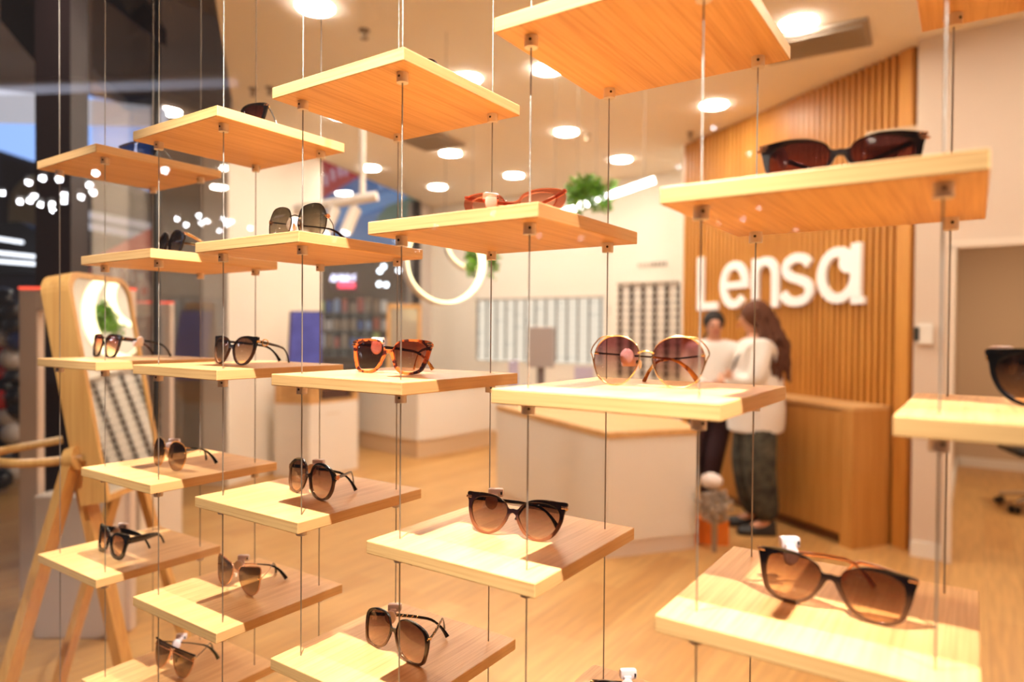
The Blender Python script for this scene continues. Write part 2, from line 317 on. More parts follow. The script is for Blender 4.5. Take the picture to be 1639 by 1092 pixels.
# u measured to the right from W0 is negative along WD, so letters use x = -u
mb = MB(); stroke(mb, [(-2.21, 2.16), (-2.21, B)], .078); stroke(mb, [(-2.249, B+.036), (-1.95, B+.036)], .072, .012, .0452); mb.build('letter', M_SIGN, sgn)
mb = MB(); stroke(mb, arc(-1.72, 1.865, .150, .176, 0, 318), SWD); stroke(mb, [(-1.87, 1.862), (-1.534, 1.862)], .062, .012, .0452); mb.build('letter', M_SIGN, sgn)
mb = MB(); stroke(mb, [(-1.445, 2.07), (-1.445, B)], SWD); stroke(mb, arc(-1.325, 1.915, .119, .125, 178, 0)+[(-1.206, B)], SWD, .012, .0452); mb.build('letter', M_SIGN, sgn)
mb = MB(); S_ = bez([(-.845, 1.975), (-.90, 2.02), (-.985, 2.035), (-1.075, 1.995), (-1.085, 1.93), (-1.03, 1.885), (-.945, 1.86), (-.86, 1.82), (-.835, 1.76), (-.88, 1.705), (-.975, 1.685), (-1.07, 1.705), (-1.12, 1.755)], 5, False); stroke(mb, S_, SWD); mb.build('letter', M_SIGN, sgn)
mb = MB(); stroke(mb, arc(-.565, 1.865, .155, .172, 0, 360, 40), SWD); stroke(mb, [(-.402, 2.085), (-.402, 1.70)], .080, .012, .0452)
stroke(mb, [(-.44, B+.022), (-.33, B+.022)], .05, .012, .0448); mb.cyl(on_wall(.47, 1.955, .012), on_wall(.47, 1.955, .0449), .082, n=32); mb.build('letter', M_SIGN, sgn)

# ------------------------------------------------------------------ ceiling fittings
cols = [-4.23, -3.02, -1.6, -.19, 1.0]; rows_ = [1.99, 3.45, 4.95, 6.16]
colname = ['leftmost', 'second', 'third', 'fourth', 'rightmost']; rowname = ['nearest the glass front', 'second from the glass front', 'third from the glass front', 'nearest the back wall']
def downlight(x, y, label, r=.105, z=H):
    t = thing('ceiling_downlight', label, 'ceiling light', (x, y, z), 0, 'round ceiling downlights')
    MB().cyl((0, 0, -.004), (0, 0, 0), r*1.12, n=32).build('trim_ring', M_WHITE, t, local=True)
    MB().cyl((0, 0, -.010), (0, 0, -.004), r, n=32).build('diffuser', M_LED, t, local=True)
spots_px = {(0, 1): None}
for ri, y in enumerate(rows_):
    for ci, x in enumerate(cols):
        if (ri, ci) in ((0, 0), (0, 1)) or (y > 4.4 and x > .6) or (y > 5.5 and x > -.8): continue
        xx, yy = x, y
        if (ri, ci) == (1, 2): xx, yy = -1.547, 3.365
        if (ri, ci) == (1, 3): xx, yy = -.947, 3.54
        if (ri, ci) == (1, 4): xx, yy = .709, 3.755
        if (ri, ci) == (1, 0): continue
        downlight(xx, yy, f'round white ceiling downlight, {colname[ci]} of the row {rowname[ri]}')
dl_ = on_z(270, 178, HM); downlight(dl_.x, dl_.y, 'round white ceiling downlight outside the pier at the left entrance', .14, HM)
for (x, y, lb) in [(2.3, 1.99, 'over the right end of the shop'), (2.3, 3.3, 'by the doorway wall'), (-1.6, .69, 'above the standing mirror, unseen, added as fill'), (2.3, .69, 'just inside the window, right, unseen, added as fill')]: downlight(x, y, 'round white ceiling downlight '+lb)  # the two nearest the glass are unseen, added as fill for the shelves
def grille(cx, cy, sx, sy, rz, label):
    t = thing('air_vent', label, 'air vent', (cx, cy, H), rz, 'ceiling air vents'); mb = MB(); mb.box((0, 0, -.012), (sx, sy, .02)); mb.build('vent_frame', mat('vent_grey', (.36, .29, .22), .6), t, local=True)
    mb = MB()
    for k in range(9): mb.box((0, -sy/2+.05+k*(sy-.1)/8, -.028), (sx-.06, .012, .014))
    mb.build('louvre', mat('vent_louvre', (.46, .38, .29), .5), t, local=True)
grille(.74, 4.09, .64, .42, .05, 'dark rectangular ceiling vent above the slatted wall')
grille(-2.88, 4.49, .5, .5, .1, 'square ceiling vent farther left between downlights')
for i, (px, py) in enumerate([(583, 48), (405, 142), (1105, 212), (940, 215), (432, 140)]):
    p = on_z(px, py, H); t = thing('sprinkler', ['small sprinkler head on the ceiling near the large downlight', 'small sprinkler head on the ceiling above the pier', 'dark round camera dome on the ceiling left of the slatted wall', 'tiny sprinkler head among the far downlights', 'second sprinkler head beside the pier'][i], 'sprinkler', p)
    mb = MB(); mb.cyl((0, 0, -.008), (0, 0, 0), .035, n=16); mb.cyl((0, 0, -.05), (0, 0, -.008), .014, n=10); mb.cyl((0, 0, -.056), (0, 0, -.05), .026, n=12); mb.build('head', mat('sprinkler_brass', (.25, .17, .10), .4, .5), t, True, True)

# ------------------------------------------------------------------ hanging shelves and their cables
S = .2; LV = {1: 1.784, 2: 1.571, 3: 1.365, 4: 1.155, 5: .944, 6: .734}
TH = .0169; SIDE = .2616; HALF = SIDE/2
def board_mesh():
    bm = bmesh.new(); bmesh.ops.create_cube(bm, size=1); bmesh.ops.scale(bm, vec=(SIDE, SIDE, TH), verts=bm.verts); bmesh.ops.translate(bm, vec=(0, 0, -TH/2), verts=bm.verts)
    bmesh.ops.bevel(bm, geom=bm.edges[:], offset=.0012, segments=2, affect='EDGES', profile=.5)
    me = bpy.data.meshes.new('board')
    for f in bm.faces: f.material_index = 0 if abs(f.normal.y) > .7 else 1
    bm.to_mesh(me); bm.free(); me.materials.append(M_OAK_X); me.materials.append(M_OAK_Y); return me
BOARD = board_mesh()
o = MB().cyl((0, 0, -TH-.013), (0, 0, -TH), .0078, n=28).build('cable_clamp', M_STEEL, smooth=True); CLAMP = o.data; bpy.data.objects.remove(o)
sd = Vector((.55, -.835, 0)); o = MB().cyl(sd*.0070+Vector((0, 0, -TH-.006)), sd*.0081+Vector((0, 0, -TH-.006)), .0017, n=12).build('set_screw', M_DARK); SCREW = o.data; bpy.data.objects.remove(o)
SHELF = {('A', 1): 'pale oak hanging shelf highest at the far left end, carrying blue-lensed sunglasses', ('C', 1): 'oak hanging shelf high on the left, dark red lens peeking over its edge',
 ('E', 1): 'pale oak hanging shelf seen from below at top centre-left', ('G', 1): 'large oak hanging shelf at top centre, seen from below, cut by the picture edge', ('I', 1): 'oak hanging shelf corner at the top right of the photo',
 ('B', 2): 'oak hanging shelf above the folding mirror carrying small round brown sunglasses', ('D', 2): 'oak hanging shelf carrying the angular brown wire-rimmed sunglasses', ('F', 2): 'oak hanging shelf carrying the clear coral-pink sunglasses', ('H', 2): 'oak hanging shelf above the wall lettering carrying large black sunglasses with purple lenses',
 ('A', 3): 'oak hanging shelf before the mirror with dark tortoiseshell sunglasses and a white tag', ('C', 3): 'oak hanging shelf at eye level with cat-eye sunglasses with a gold ring hinge', ('E', 3): 'oak hanging shelf at eye level holding the amber tortoiseshell sunglasses', ('G', 3): 'brightly lit oak hanging shelf holding the large gold-rimmed purple sunglasses', ('I', 3): 'oak hanging shelf at the right edge of the photo holding a black cat-eye lens',
 ('B', 4): 'oak hanging shelf left of centre holding gold-rimmed square sunglasses', ('D', 4): 'oak hanging shelf holding round dark sunglasses with a gold flower hinge', ('F', 4): 'brightly lit oak hanging shelf holding brown cat-eye sunglasses', ('H', 4): 'oak hanging shelf at lower right holding large two-tone brown sunglasses',
 ('A', 5): 'oak hanging shelf at lower left holding thick black sunglasses with wide temples', ('C', 5): 'oak hanging shelf at lower left holding rimless butterfly sunglasses with gold wire', ('E', 5): 'oak hanging shelf at bottom centre holding big square sunglasses with a chain temple', ('G', 5): 'oak hanging shelf corner at the bottom edge with only a plastic tag showing',
 ('B', 6): 'oak hanging shelf at the bottom left holding flat-top sunglasses with a gold bar'}
def shelf(c, lv, label, dz=0.):
    k = ord(c)-65; t = thing('hanging_shelf', label, 'shelf', ((k+.5)*S, .1, LV[lv]+dz), 0, 'oak shelves hung on steel cables')
    b = bpy.data.objects.new('board', BOARD); COL.objects.link(b); b.parent = t
    for sx in (-.1, .1):
        for sy in (-.1, .1):
            q = bpy.data.objects.new('cable_clamp', CLAMP); COL.objects.link(q); q.parent = t; q.location = (sx, sy, 0); q.rotation_euler = (0, 0, random.uniform(-.5, .3))
            z = bpy.data.objects.new('set_screw', SCREW); COL.objects.link(z); z.parent = q
    return t
for (c, lv), lb in SHELF.items(): shelf(c, lv, lb)
M_FIX = mat('anchor_steel', (.6, .56, .5), .3, 1.)
ordn = ['first', 'second', 'third', 'fourth', 'fifth', 'sixth', 'seventh', 'eighth', 'last']
for row, y in (('front', 0.), ('rear', .2)):
    for k in range(9):
        t = thing('steel_cable', f'thin vertical steel cable of the {row} row, {ordn[k]} counted from the left end', 'cable', (k*S, y, 0), 0, 'vertical steel cables holding the shelves')
        MB().tube([(0, 0, z) for z in (.006, 1.2, 2.4, H-.02)], .00095, n=8, upv=(0, 1, 0)).build('wire', M_CABLE, t, True, True)
        mb = MB(); mb.cyl((0, 0, 0), (0, 0, .02), .009, n=16); mb.cyl((0, 0, H-.025), (0, 0, H), .009, n=16); mb.build('end_anchor', M_FIX, t, True, True)

# ------------------------------------------------------------------ sunglasses
def fill2d(outlines, ext, bev):
    """Plate with holes from closed 2D outlines, rounded edges; returns a mesh in its own XY plane."""
    cu = bpy.data.curves.new('tmp', 'CURVE'); cu.dimensions = '2D'; cu.fill_mode = 'BOTH'; cu.extrude = ext; cu.bevel_depth = bev; cu.bevel_resolution = 2
    for ol in outlines:
        sp = cu.splines.new('POLY'); sp.points.add(len(ol)-1); sp.use_cyclic_u = True
        for p, q in zip(sp.points, ol): p.co = (q[0], q[1], 0, 1)
    ob = bpy.data.objects.new('tmp', cu); COL.objects.link(ob); dg = bpy.context.evaluated_depsgraph_get(); dg.update()
    me = bpy.data.meshes.new_from_object(ob.evaluated_get(dg)); bpy.data.objects.remove(ob); bpy.data.curves.remove(cu); return me
OUT = {}
OUT['cat'] = ([(9,4),(13,14),(24,19),(40,20),(56,17),(64,9),(63,-3),(57,-14),(46,-22),(34,-23.5),(22,-18),(13,-7)],
              [(0,9),(7,9),(14,16.5),(26,23),(44,25.5),(62,25),(74,24),(71,12),(68.5,-2),(61,-17),(49,-26),(34,-27.5),(20,-22),(10,-10),(5,1),(0,4)])
OUT['square'] = ([(8,8),(13,19),(26,24),(44,22),(58,16),(63,7),(64,-8),(60,-22),(48,-27),(34,-26),(20,-19),(10,-5)],
                 [(0,8),(6,9),(12,22),(26,27.5),(46,26),(62,20),(69,11),(70,1),(68,-14),(63,-27),(48,-30.5),(32,-29.5),(17,-22),(7.5,-7),(4,2),(0,4)])
OUT['tort'] = ([(9.5,6),(14,15),(27,19),(45,19),(60,15),(64,7),(60,-9),(54,-20),(42,-24),(28,-23),(19,-17),(12.5,-5)],
               [(0,7),(8,8),(14,18),(28,23),(50,23.5),(66,22),(72,18),(70,5),(66,-10),(58,-24),(42,-28.5),(26,-27.5),(15,-20),(8,-6),(4,1),(0,3)])
OUT['soft'] = ([(10,5),(15,14),(28,18),(46,18),(60,13),(64,4),(63,-8),(58,-19),(46,-24),(32,-23),(20,-16),(13,-6)],
               [(0,8),(8,8),(16,16),(30,21.5),(48,23),(64,21.5),(74,19),(72,9),(69,-6),(63,-21),(48,-28),(30,-27),(18,-20),(9,-8),(4,1),(0,3)])
OUT['round'] = ([(8,4),(13,18),(26,27),(42,29),(56,25),(66,13),(68,-3),(62,-20),(50,-29),(36,-31),(24,-27),(13,-14)], None)
OUT['hex'] = ([(8,2),(14,20),(27,26),(44,27),(57,22),(66,4),(63,-18),(52,-28),(35,-30),(20,-26),(11,-12)], None)
OUT['thick'] = ([(10,6),(14,15),(30,18),(48,17),(59,12),(61,1),(57,-14),(49,-22),(36,-23),(23,-19),(13,-8)],
                [(0,11),(7,11),(16,19),(30,24),(50,24),(70,24),(72,12),(67,-3),(63,-20),(52,-29),(34,-29),(19,-24),(8,-12),(4,0),(0,4)])
OUT['flat'] = ([(6,10),(12,19),(36,20),(60,20),(67,12),(64,-8),(54,-24),(41,-30),(27,-26),(13,-12)], None)
OUT['butterfly'] = ([(9,4),(14,17),(30,21),(50,24),(66,24),(67,4),(63,-17),(50,-28),(34,-27),(19,-17)], None)
OUT['octa'] = ([(8,0),(11,16),(24,25),(42,26),(58,20),(66,6),(63,-12),(54,-25),(38,-29),(24,-26),(12,-14)], None)
OUT['oval'] = ([(12,2),(18,11),(34,15),(52,14),(61,8),(56,-4),(44,-12),(30,-13),(18,-7)],
               [(0,5),(8,6),(18,15),(36,20),(58,20),(71,16),(74,8),(71,-1),(62,-10),(46,-17.5),(28,-18),(14,-12),(6,-3),(0,0)])
OUT['pear'] = ([(9,2),(13,15),(26,21),(42,20),(56,14),(63,2),(61,-12),(53,-23),(41,-27),(28,-25),(16,-16)],
               [(0,5),(6,7),(12,19),(26,26.5),(44,25.5),(60,18.5),(71,9),(68,0),(66,-14),(57,-27),(42,-31),(26,-29),(12,-19),(6,-6),(3,0),(0,2)])
L_BROWN = grad_lens('lens_brown_gradient', (.16, .075, .045), (.85, .62, .42)); L_BRONZE = grad_lens('lens_bronze', (.11, .07, .04), (.55, .40, .24))
L_PURPLE = grad_lens('lens_purple_gradient', (.30, .10, .11), (.86, .72, .55)); L_WINE = grad_lens('lens_wine', (.10, .035, .04), (.34, .12, .13))
L_AMBER = grad_lens('lens_amber', (.33, .075, .045), (.92, .66, .46)); L_CORAL = grad_lens('lens_coral', (.86, .40, .28), (.92, .50, .36), refl=.6)
L_SMOKE = grad_lens('lens_smoke', (.12, .09, .055), (.42, .33, .22)); L_DARK = grad_lens('lens_dark', (.035, .022, .022), (.62, .42, .26))
L_BLUE = grad_lens('lens_blue', (.03, .06, .14), (.06, .10, .20)); L_GREY = grad_lens('lens_grey', (.06, .045, .045), (.55, .38, .24))
A_TWO = grad_acetate('acetate_brown_over_taupe', (.005, .002, .002), (.14, .06, .025), .25, .7); A_PLUM = grad_acetate('acetate_plum_over_tan', (.016, .004, .004), (.26, .09, .035), .2, .6)
A_TORT = tortoise('acetate_tortoise', (.05, .008, .005), (.62, .12, .02)); A_TORTD = tortoise('acetate_dark_tortoise', (.006, .003, .003), (.12, .025, .007), 80, .56)
A_DKBR = M_DKBR
A_GREEN = mat('dark_green_acetate', (.05, .065, .035), .2, coat=.3); A_AMBTIP = tortoise('acetate_amber_tip', (.30, .08, .01), (.85, .45, .08), 60)
A_CLEARP = glass('clear_coral_acetate', (.90, .50, .38), 1.5, 1.8); A_WIREB = mat('brown_wire', (.03, .012, .009), .25, .6)
A_GREYT = mat('taupe_acetate', (.014, .008, .006), .2, coat=.4)
def sunglasses(x, y, z, yaw, kind, frame, lens, temple, tip, foldL, foldR, label, th=2.3, wide=1., extra='', tagpos=None, taglabel=None, taghang=False, hz=None, group='sunglasses on the hanging shelves', tlen=92):
    inner, outer = OUT[kind]; mm = .001*wide
    t = thing('sunglasses', label, 'sunglasses', (x, y, z), math.radians(yaw), group)
    hx = max(p[0] for p in (outer or inner))-1.5
    if hz is None: hz = 17 if outer else 8
    bend = lambda X: .0062*(X/.072)**2
    # temple paths in glasses space before tilting
    def tpath(s, fold):
        pts = []
        for q in range(15):
            if q <= 8: a = tlen*q/8; pts.append((0, a, 0 if q < 7 else -.6*(q-6)))
            else:
                k = (q-8)/6; pts.append((0, tlen+38*k-4*k*k, -1.2-6*k-22*k*k*.9))
        out = []
        ca, sa = math.cos(math.radians(fold)), math.sin(math.radians(fold))
        for (_, a, zz) in pts:
            b = 2.2*math.sin(min(1, a/tlen)*PI)    # slight outward bow
            X, Y = s*(-a*sa+b*ca), a*ca+b*sa
            out.append(Vector(((s*hx+X)*mm, .0062+.002+Y*mm, (hz+zz)*mm)))
        return out
    TL, TR = tpath(-1, foldL), tpath(1, foldR)
    zb = min(p[1] for p in (outer or inner))*mm-(.0 if outer else .0010); yb = bend(.042)
    tz = (TL[-1].z+TR[-1].z)/2-.002; ty = (TL[-1].y+TR[-1].y)/2; th_ = math.atan2(tz-zb, ty-yb)
    Tm = Matrix.Rotation(-th_, 4, 'X'); zmin = (Tm@Vector((0, yb, zb))).z; Tm = Matrix.Translation((0, -(Tm@Vector((0, yb, zb))).y, -zmin+.0004))@Tm
    kx = sum(p[0] for p in inner)/len(inner); kz = sum(p[1] for p in inner)/len(inner)
    if outer and kind != 'thick': inner = [(kx+(p[0]-kx)*1.045, kz+(p[1]-kz)*1.075) for p in inner]
    L2 = bez(inner, 7); full = lambda P: [(p[0]*mm, p[1]*mm) for p in P]
    lensR = full(L2); lensL = [(-a, b) for a, b in lensR]
    def warp(me):
        me.transform(Matrix.Identity(4))
        for v in me.vertices:
            X, Zz, d = v.co; v.co = Tm@Vector((X, bend(X)+d, Zz))
    if outer:
        half = bez(outer, 5, False); ol = [(p[0]*mm, p[1]*mm) for p in half]; ol = ol[:-1]+[(ol[-1][0], ol[-1][1])]+[(-a, b) for a, b in reversed(ol[1:-1])]
        me = fill2d([ol, lensR, lensL], .0016*th/2.3, .00035); warp(me); m0 = me; me = bpy.data.meshes.new('front_frame'); me.from_pydata([tuple(v.co) for v in m0.vertices], [], [tuple(p.vertices) for p in m0.polygons]); bpy.data.meshes.remove(m0); me.materials.clear(); me.materials.append(frame)
        me.polygons.foreach_set('use_smooth', [True]*len(me.polygons)); me.set_sharp_from_angle(angle=math.radians(50))
        fo = bpy.data.objects.new('front_frame', me); COL.objects.link(fo); fo.parent = t
    else:
        mb = MB(); rr = .0008*th/2.3
        for s in (1, -1): mb.tube([Vector((s*a, bend(a), b)) for a, b in lensR], rr, 8, True, upv=(0, 1, 0))
        by = 8*mm if kind != 'flat' else 15*mm
        nx = min(p[0] for p in inner)*mm
        mb.tube([Vector((a*nx*1.25, -.0006-.0015*(1-a*a), by+.0025*(1-a*a))) for a in [i/6-1 for i in range(13)]], rr*1.15, 8, upv=(0, 0, 1))
        if extra == 'double': mb.tube([Vector((a*nx*1.1, 0, .001)) for a in [i/4-1 for i in range(9)]], rr, 8)
        if extra == 'bar':
            tp = [(6, 12), (36, 13.5), (67, 12)]
            mb.tube([Vector((sx*a*mm, bend(a*mm)-.0015, b*mm)) for sx, a, b in [(-1, 68, 9), (-1, 40, 12), (-1, 10, 13), (1, 10, 13), (1, 40, 12), (1, 68, 9)]], rr*1.5, 8)
            for s in (-1, 1): mb.tube([Vector((s*3*mm, -.001, 13*mm)), Vector((s*9*mm, .002, -14*mm))], rr*1.2, 8)
        if extra == 'loop':
            for s in (1, -1): mb.tube([Vector((s*a*mm, bend(a*mm)-.0008, b*mm)) for a, b in bez([(48, 28.5), (60, 27), (70, 17), (73, 9), (71, 4), (66, -12)], 5, False)], rr, 8)
        mb.xf(Tm); mb.build('front_frame', frame, t, True, True)
    if kind == 'flat':   # dark brow bar over the lenses
        mb = MB(); mb.tube([Vector((a*70*mm, bend(a*.07)-.0004, (19.5+.6*(1-a*a))*mm)) for a in [i/8-1 for i in range(17)]], .0022, 8, flat=(.8, 1.)); mb.xf(Tm); mb.build('brow_bar', A_WIREB, t, True, True)
    for s, LO in ((-1, lensL), (1, lensR)):
        cx = sum(a for a, b in LO)/len(LO); cz = sum(b for a, b in LO)/len(LO); n = len(LO); vs = []; rings = [1.015, .8, .55, .28]
        for side in (0, 1):
            for rg in rings:
                for a, b in LO:
                    X, Zz = cx+(a-cx)*rg, cz+(b-cz)*rg; vs.append(Tm@Vector((X, bend(X)-.0016*(1-rg*rg)+(.0011 if side else -.0003)*1.0, Zz)))
            vs.append(Tm@Vector((cx, bend(cx)-.0016+(.0011 if side else -.0003), cz)))
        K = len(rings)*n+1; fs = []
        for side in (0, 1):
            o_ = side*K
            for r_ in range(len(rings)-1):
                for j in range(n): a = o_+r_*n; fs.append((a+j, a+(j+1) % n, a+n+(j+1) % n, a+n+j))
            for j in range(n): a = o_+(len(rings)-1)*n; fs.append((a+j, a+(j+1) % n, o_+K-1))
        for j in range(n): fs.append((j, (j+1) % n, K+(j+1) % n, K+j))
        mb = MB(); mb.add(vs, fs); mb.build('lens', lens, t, True, True)
    for s, P in ((-1, TL), (1, TR)):
        wide_t = extra == 'wide'; mb = MB()
        hh = (5.2 if wide_t else (2.3 if outer else 1.2))*.001; fl = (.42, 1.)
        rs = []
        for i in range(len(P)):
            k = i/(len(P)-1); base = hh*(1.25-.5*k) if outer else hh
            if wide_t: base = hh*(1.35 if i < 6 else max(.42, 1.35-.16*(i-5)))
            rs.append(base)
        ntip = 5 if outer else 9
        main = P[:len(P)-ntip+1]; tipp = P[len(P)-ntip:]
        up = Vector((0, 0, 1))
        mb.tube(main, rs[:len(main)], 10, flat=fl if outer else (.75, 1.), upv=up); mb.xf(Tm); tb = mb.build('temple', temple, t, True, True)
        mb = MB(); tr = [hh*(.78+.75*(i/(ntip-1))**2) if outer else .0013+.0024*(i/(ntip-1))**1.5 for i in range(ntip)]
        if wide_t: tr = [hh*(.42+.12*(i/(ntip-1))) for i in range(ntip)]
        mb.tube(tipp, tr, 10, flat=(.45, 1.) if outer else (.6, 1.), upv=up); mb.xf(Tm); mb.build('temple_tip', tip, tb, True, True)
        # hinge block joining front and temple
        c0 = Vector((s*(hx-.8)*mm, bend(hx*mm)+.0018, hz*mm)); mb = MB(); mb.box(c0, (.0042, .0075, .0040 if outer else .003), bev=.0008); mb.xf(Tm)
        mb.build('hinge', M_GOLD if extra != 'plain' else frame, t, True, True)
        if extra in ('corner', 'corner2'):
            mb = MB(); mb.box((s*(hx-1.5)*mm, bend(hx*mm)-.0022, (hz+1.5)*mm), (.0085, .0018, .0036), bev=.0006)
            if extra == 'corner2': mb.box((s*(hx-.5)*mm, bend(hx*mm)-.0010, (hz-2.5)*mm), (.0105, .0030, .0022), bev=.0005)
            mb.xf(Tm); mb.build('corner_plate', M_RGOLD, t, True, True)
        if extra == 'ring':
            c1 = P[1]; mb = MB(); mb.tube([c1+Vector((s*.003, .006*math.cos(a)+.004, .0058*math.sin(a))) for a in [2*PI*i/20 for i in range(20)]], .0011, 8, True, upv=(1, 0, 0)); mb.xf(Tm); mb.build('ring_ornament', M_GOLD, t, True, True)
        if extra == 'flower':
            c1 = Vector((s*(hx+2)*mm, .008, hz*mm)); mb = MB()
            for i in range(5): mb.ball(c1+Vector((0, .0026*math.cos(2*PI*i/5), .0026*math.sin(2*PI*i/5))), .0018, 8)
            mb.ball(c1, .0016, 8); mb.xf(Tm); mb.build('flower_ornament', M_RGOLD, t, True, True)
        if extra == 'chain':
            mb = MB()
            for i in range(9):
                c1 = P[1].lerp(P[7], i/8.5); mb.tube([c1+Vector((.0012*math.cos(a)*(i % 2), .0024*math.sin(a), .0016*math.cos(a))) for a in [2*PI*q/10 for q in range(10)]], .0006, 6, True, upv=(1, 0, 0))
            mb.xf(Tm); mb.build('chain_trim', M_GOLD, t, True, True)
        if not outer:
            mb = MB(); c1 = Vector((s*8.5*mm, .0065, -5*mm)); mb.ball(c1, .0052, 12, (.32, .45, 1.)); mb.tube([Vector((s*9.5*mm, .001, 1*mm)), Vector((s*9*mm, .0055, -1*mm)), c1], .0005, 6); mb.xf(Tm); mb.build('nose_pad', mat('nose_pad_silicone', (.85, .62, .40), .2, coat=.3), t, True, True)
    # anti-theft tag clipped on a temple
    if tagpos:
        side, frac = tagpos; P = TL if side < 0 else TR; i = frac*8; i0 = int(i); c0 = Tm@(P[i0].lerp(P[i0+1], i-i0)); d = (Tm.to_3x3()@(P[i0+1]-P[i0])).normalized()
        Rz = Matrix.Rotation(math.radians(yaw), 4, 'Z'); wc = Matrix.Translation((x, y, z))@Rz@c0; wd_ = (Rz.to_3x3()@d); ang = math.atan2(wd_.y, wd_.x)
        g = thing('security_tag', taglabel, 'security tag', wc, ang, 'plastic security tags on the sunglasses')
        up = -1 if taghang else 1
        mb = MB(); mb.box((.004, .0095, up*.0080), (.022, .0100, .0125), bev=.0030); mb.box((.002, .0045, up*.003), (.010, .006, .009), bev=.0014); mb.build('tag_body', M_TAG, g, True, True)
        MB().ball((-.001, -.0048, -.002), .0108, 20, (.82, .22, 1.)).build('tag_disc', M_TAG, g, True, True)
        MB().cyl((.012, .004, up*.006), (.012, .0045, up*.010), .0012, n=10).build('pin_slot', M_DARK, g, True, True)
    return t
SG = sunglasses
SG(.020, .078, LV[3], -4, 'tort', A_TORTD, L_AMBER, A_TORTD, A_TORTD, 40, 14, 'dark tortoiseshell sunglasses with orange-brown lenses in front of the folding mirror', tagpos=(1, .42), taglabel='bright white security tag on the dark tortoiseshell temple in front of the mirror', taghang=True)
SG(.49, .085, LV[3], -4, 'cat', A_TWO, L_BROWN, A_GREYT, A_DKBR, 52, 30, 'brown cat-eye sunglasses with a gold ring at the hinge on the eye-level shelf', extra='ring')
SG(.894, .082, LV[3], 8, 'tort', A_TORT, L_AMBER, A_DKBR, A_AMBTIP, 44, 45, 'amber tortoiseshell square sunglasses with pinkish lenses on the middle eye-level shelf', extra='corner2', tagpos=(-1, .35), taglabel='pale security tag behind the amber tortoiseshell frame')
SG(1.300, .10, LV[3], 5, 'round', M_GOLD, L_PURPLE, A_WIREB, A_AMBTIP, 66, 50, 'large gold wire sunglasses with purple gradient lenses and tortoise tips', extra='loop', tagpos=(-1, .42), taglabel='white security tag seen through the left purple lens', taghang=True)
SG(1.705, .125, LV[3], -2, 'cat', M_BLACK, L_DARK, M_BLACK, M_BLACK, 45, 45, 'black cat-eye sunglasses cut off by the right edge of the photo', tagpos=(-1, .25), taglabel='white security tag beside the black frame at the right edge')
SG(1.515, .055, LV[2], 12, 'soft', A_DKBR, L_WINE, M_BLACK, M_BLACK, 40, 42, 'large black-brown square sunglasses with wine lenses up by the slatted wall', wide=.97, extra='corner2', tagpos=(-1, .3), taglabel='pale pink security tag seen through the left wine lens on the upper right shelf')
SG(1.14, .052, LV[2], 12.5, 'oval', A_CLEARP, L_CORAL, A_CLEARP, A_CLEARP, 45, 45, 'clear coral-pink oval sunglasses on the upper middle shelf', tagpos=(-1, .4), taglabel='small clear tag behind the coral-pink left lens', extra='plain', wide=.93)
SG(.722, .046, LV[2], 3, 'hex', A_WIREB, L_SMOKE, A_WIREB, A_WIREB, 45, 40, 'angular brown-lensed wire sunglasses on the upper shelf left of the coral pair', extra='flower', hz=6, tagpos=(-1, .35), taglabel='pale tag behind the smoky angular lenses')
SG(.306, .066, LV[2], -8, 'pear', A_DKBR, L_GREY, M_GOLD, A_DKBR, 45, 40, 'small-looking round dark sunglasses with a gold bow hinge on the shelf above the mirror', wide=.9, extra='corner')
SG(.115, .10, LV[1], 6, 'flat', A_WIREB, L_BLUE, A_WIREB, A_WIREB, 40, 40, 'dark sunglasses with blue-reflecting lenses on the highest far left shelf')
SG(.512, .08, LV[1], 6, 'tort', M_BLACK, L_WINE, M_BLACK, M_BLACK, 35, 38, 'black sunglasses with a deep red lens peeking over the high left shelf', wide=.98, extra='corner')
SG(.912, .100, LV[1], 4, 'octa', A_WIREB, L_BROWN, M_GOLD, A_WIREB, 40, 40, 'thin gold and brown frame barely visible on top of the high middle shelf', wide=.86)
SG(.316, .060, LV[4], -4, 'octa', M_GOLD, L_GREY, M_GOLD, M_BLACK, 52, 46, 'gold-rimmed octagonal sunglasses with dark gradient lenses left of centre', extra='double', tagpos=(-1, .3), taglabel='rose security tag behind the gold octagonal lenses')
SG(.714, .080, LV[4], -8, 'pear', A_TWO, L_BROWN, A_DKBR, A_GREYT, 62, 42, 'round brown sunglasses with a gold flower at the hinge', extra='flower', hz=9, tagpos=(-1, .45), taglabel='pale pink security tag on the round brown sunglasses with the flower hinge')
SG(1.115, .092, LV[4], 9, 'cat', A_PLUM, L_BROWN, A_DKBR, A_DKBR, 70, 55, 'plum-brown cat-eye sunglasses with tan lower rims on the bright middle shelf', extra='corner', tagpos=(-1, .35), taglabel='clear pinkish security tag behind the plum-brown cat-eye frame')
SG(1.508, .075, LV[4], -6, 'soft', A_TWO, L_BROWN, M_RGOLD, M_RGOLD, 47, 43, 'large two-tone brown sunglasses with rose-gold temples at lower right', extra='corner', tagpos=(-1, .35), taglabel='pink-white security tag on the lower right two-tone sunglasses')
SG(.098, .054, LV[5], -4, 'thick', M_BLACK, L_BROWN, M_BLACK, M_BLACK, 62, 32, 'thick black sunglasses with wide black temples at lower left', extra='wide', tagpos=(-1, .45), taglabel='brownish security tag on the wide black temple at lower left', hz=14)
SG(.494, .095, LV[5], -1, 'butterfly', M_RGOLD, L_BRONZE, M_RGOLD, M_BLACK, 50, 42, 'rimless bronze butterfly sunglasses with gold wire temples', hz=5, tagpos=(-1, .4), taglabel='grey-pink security tag on the rimless bronze sunglasses')
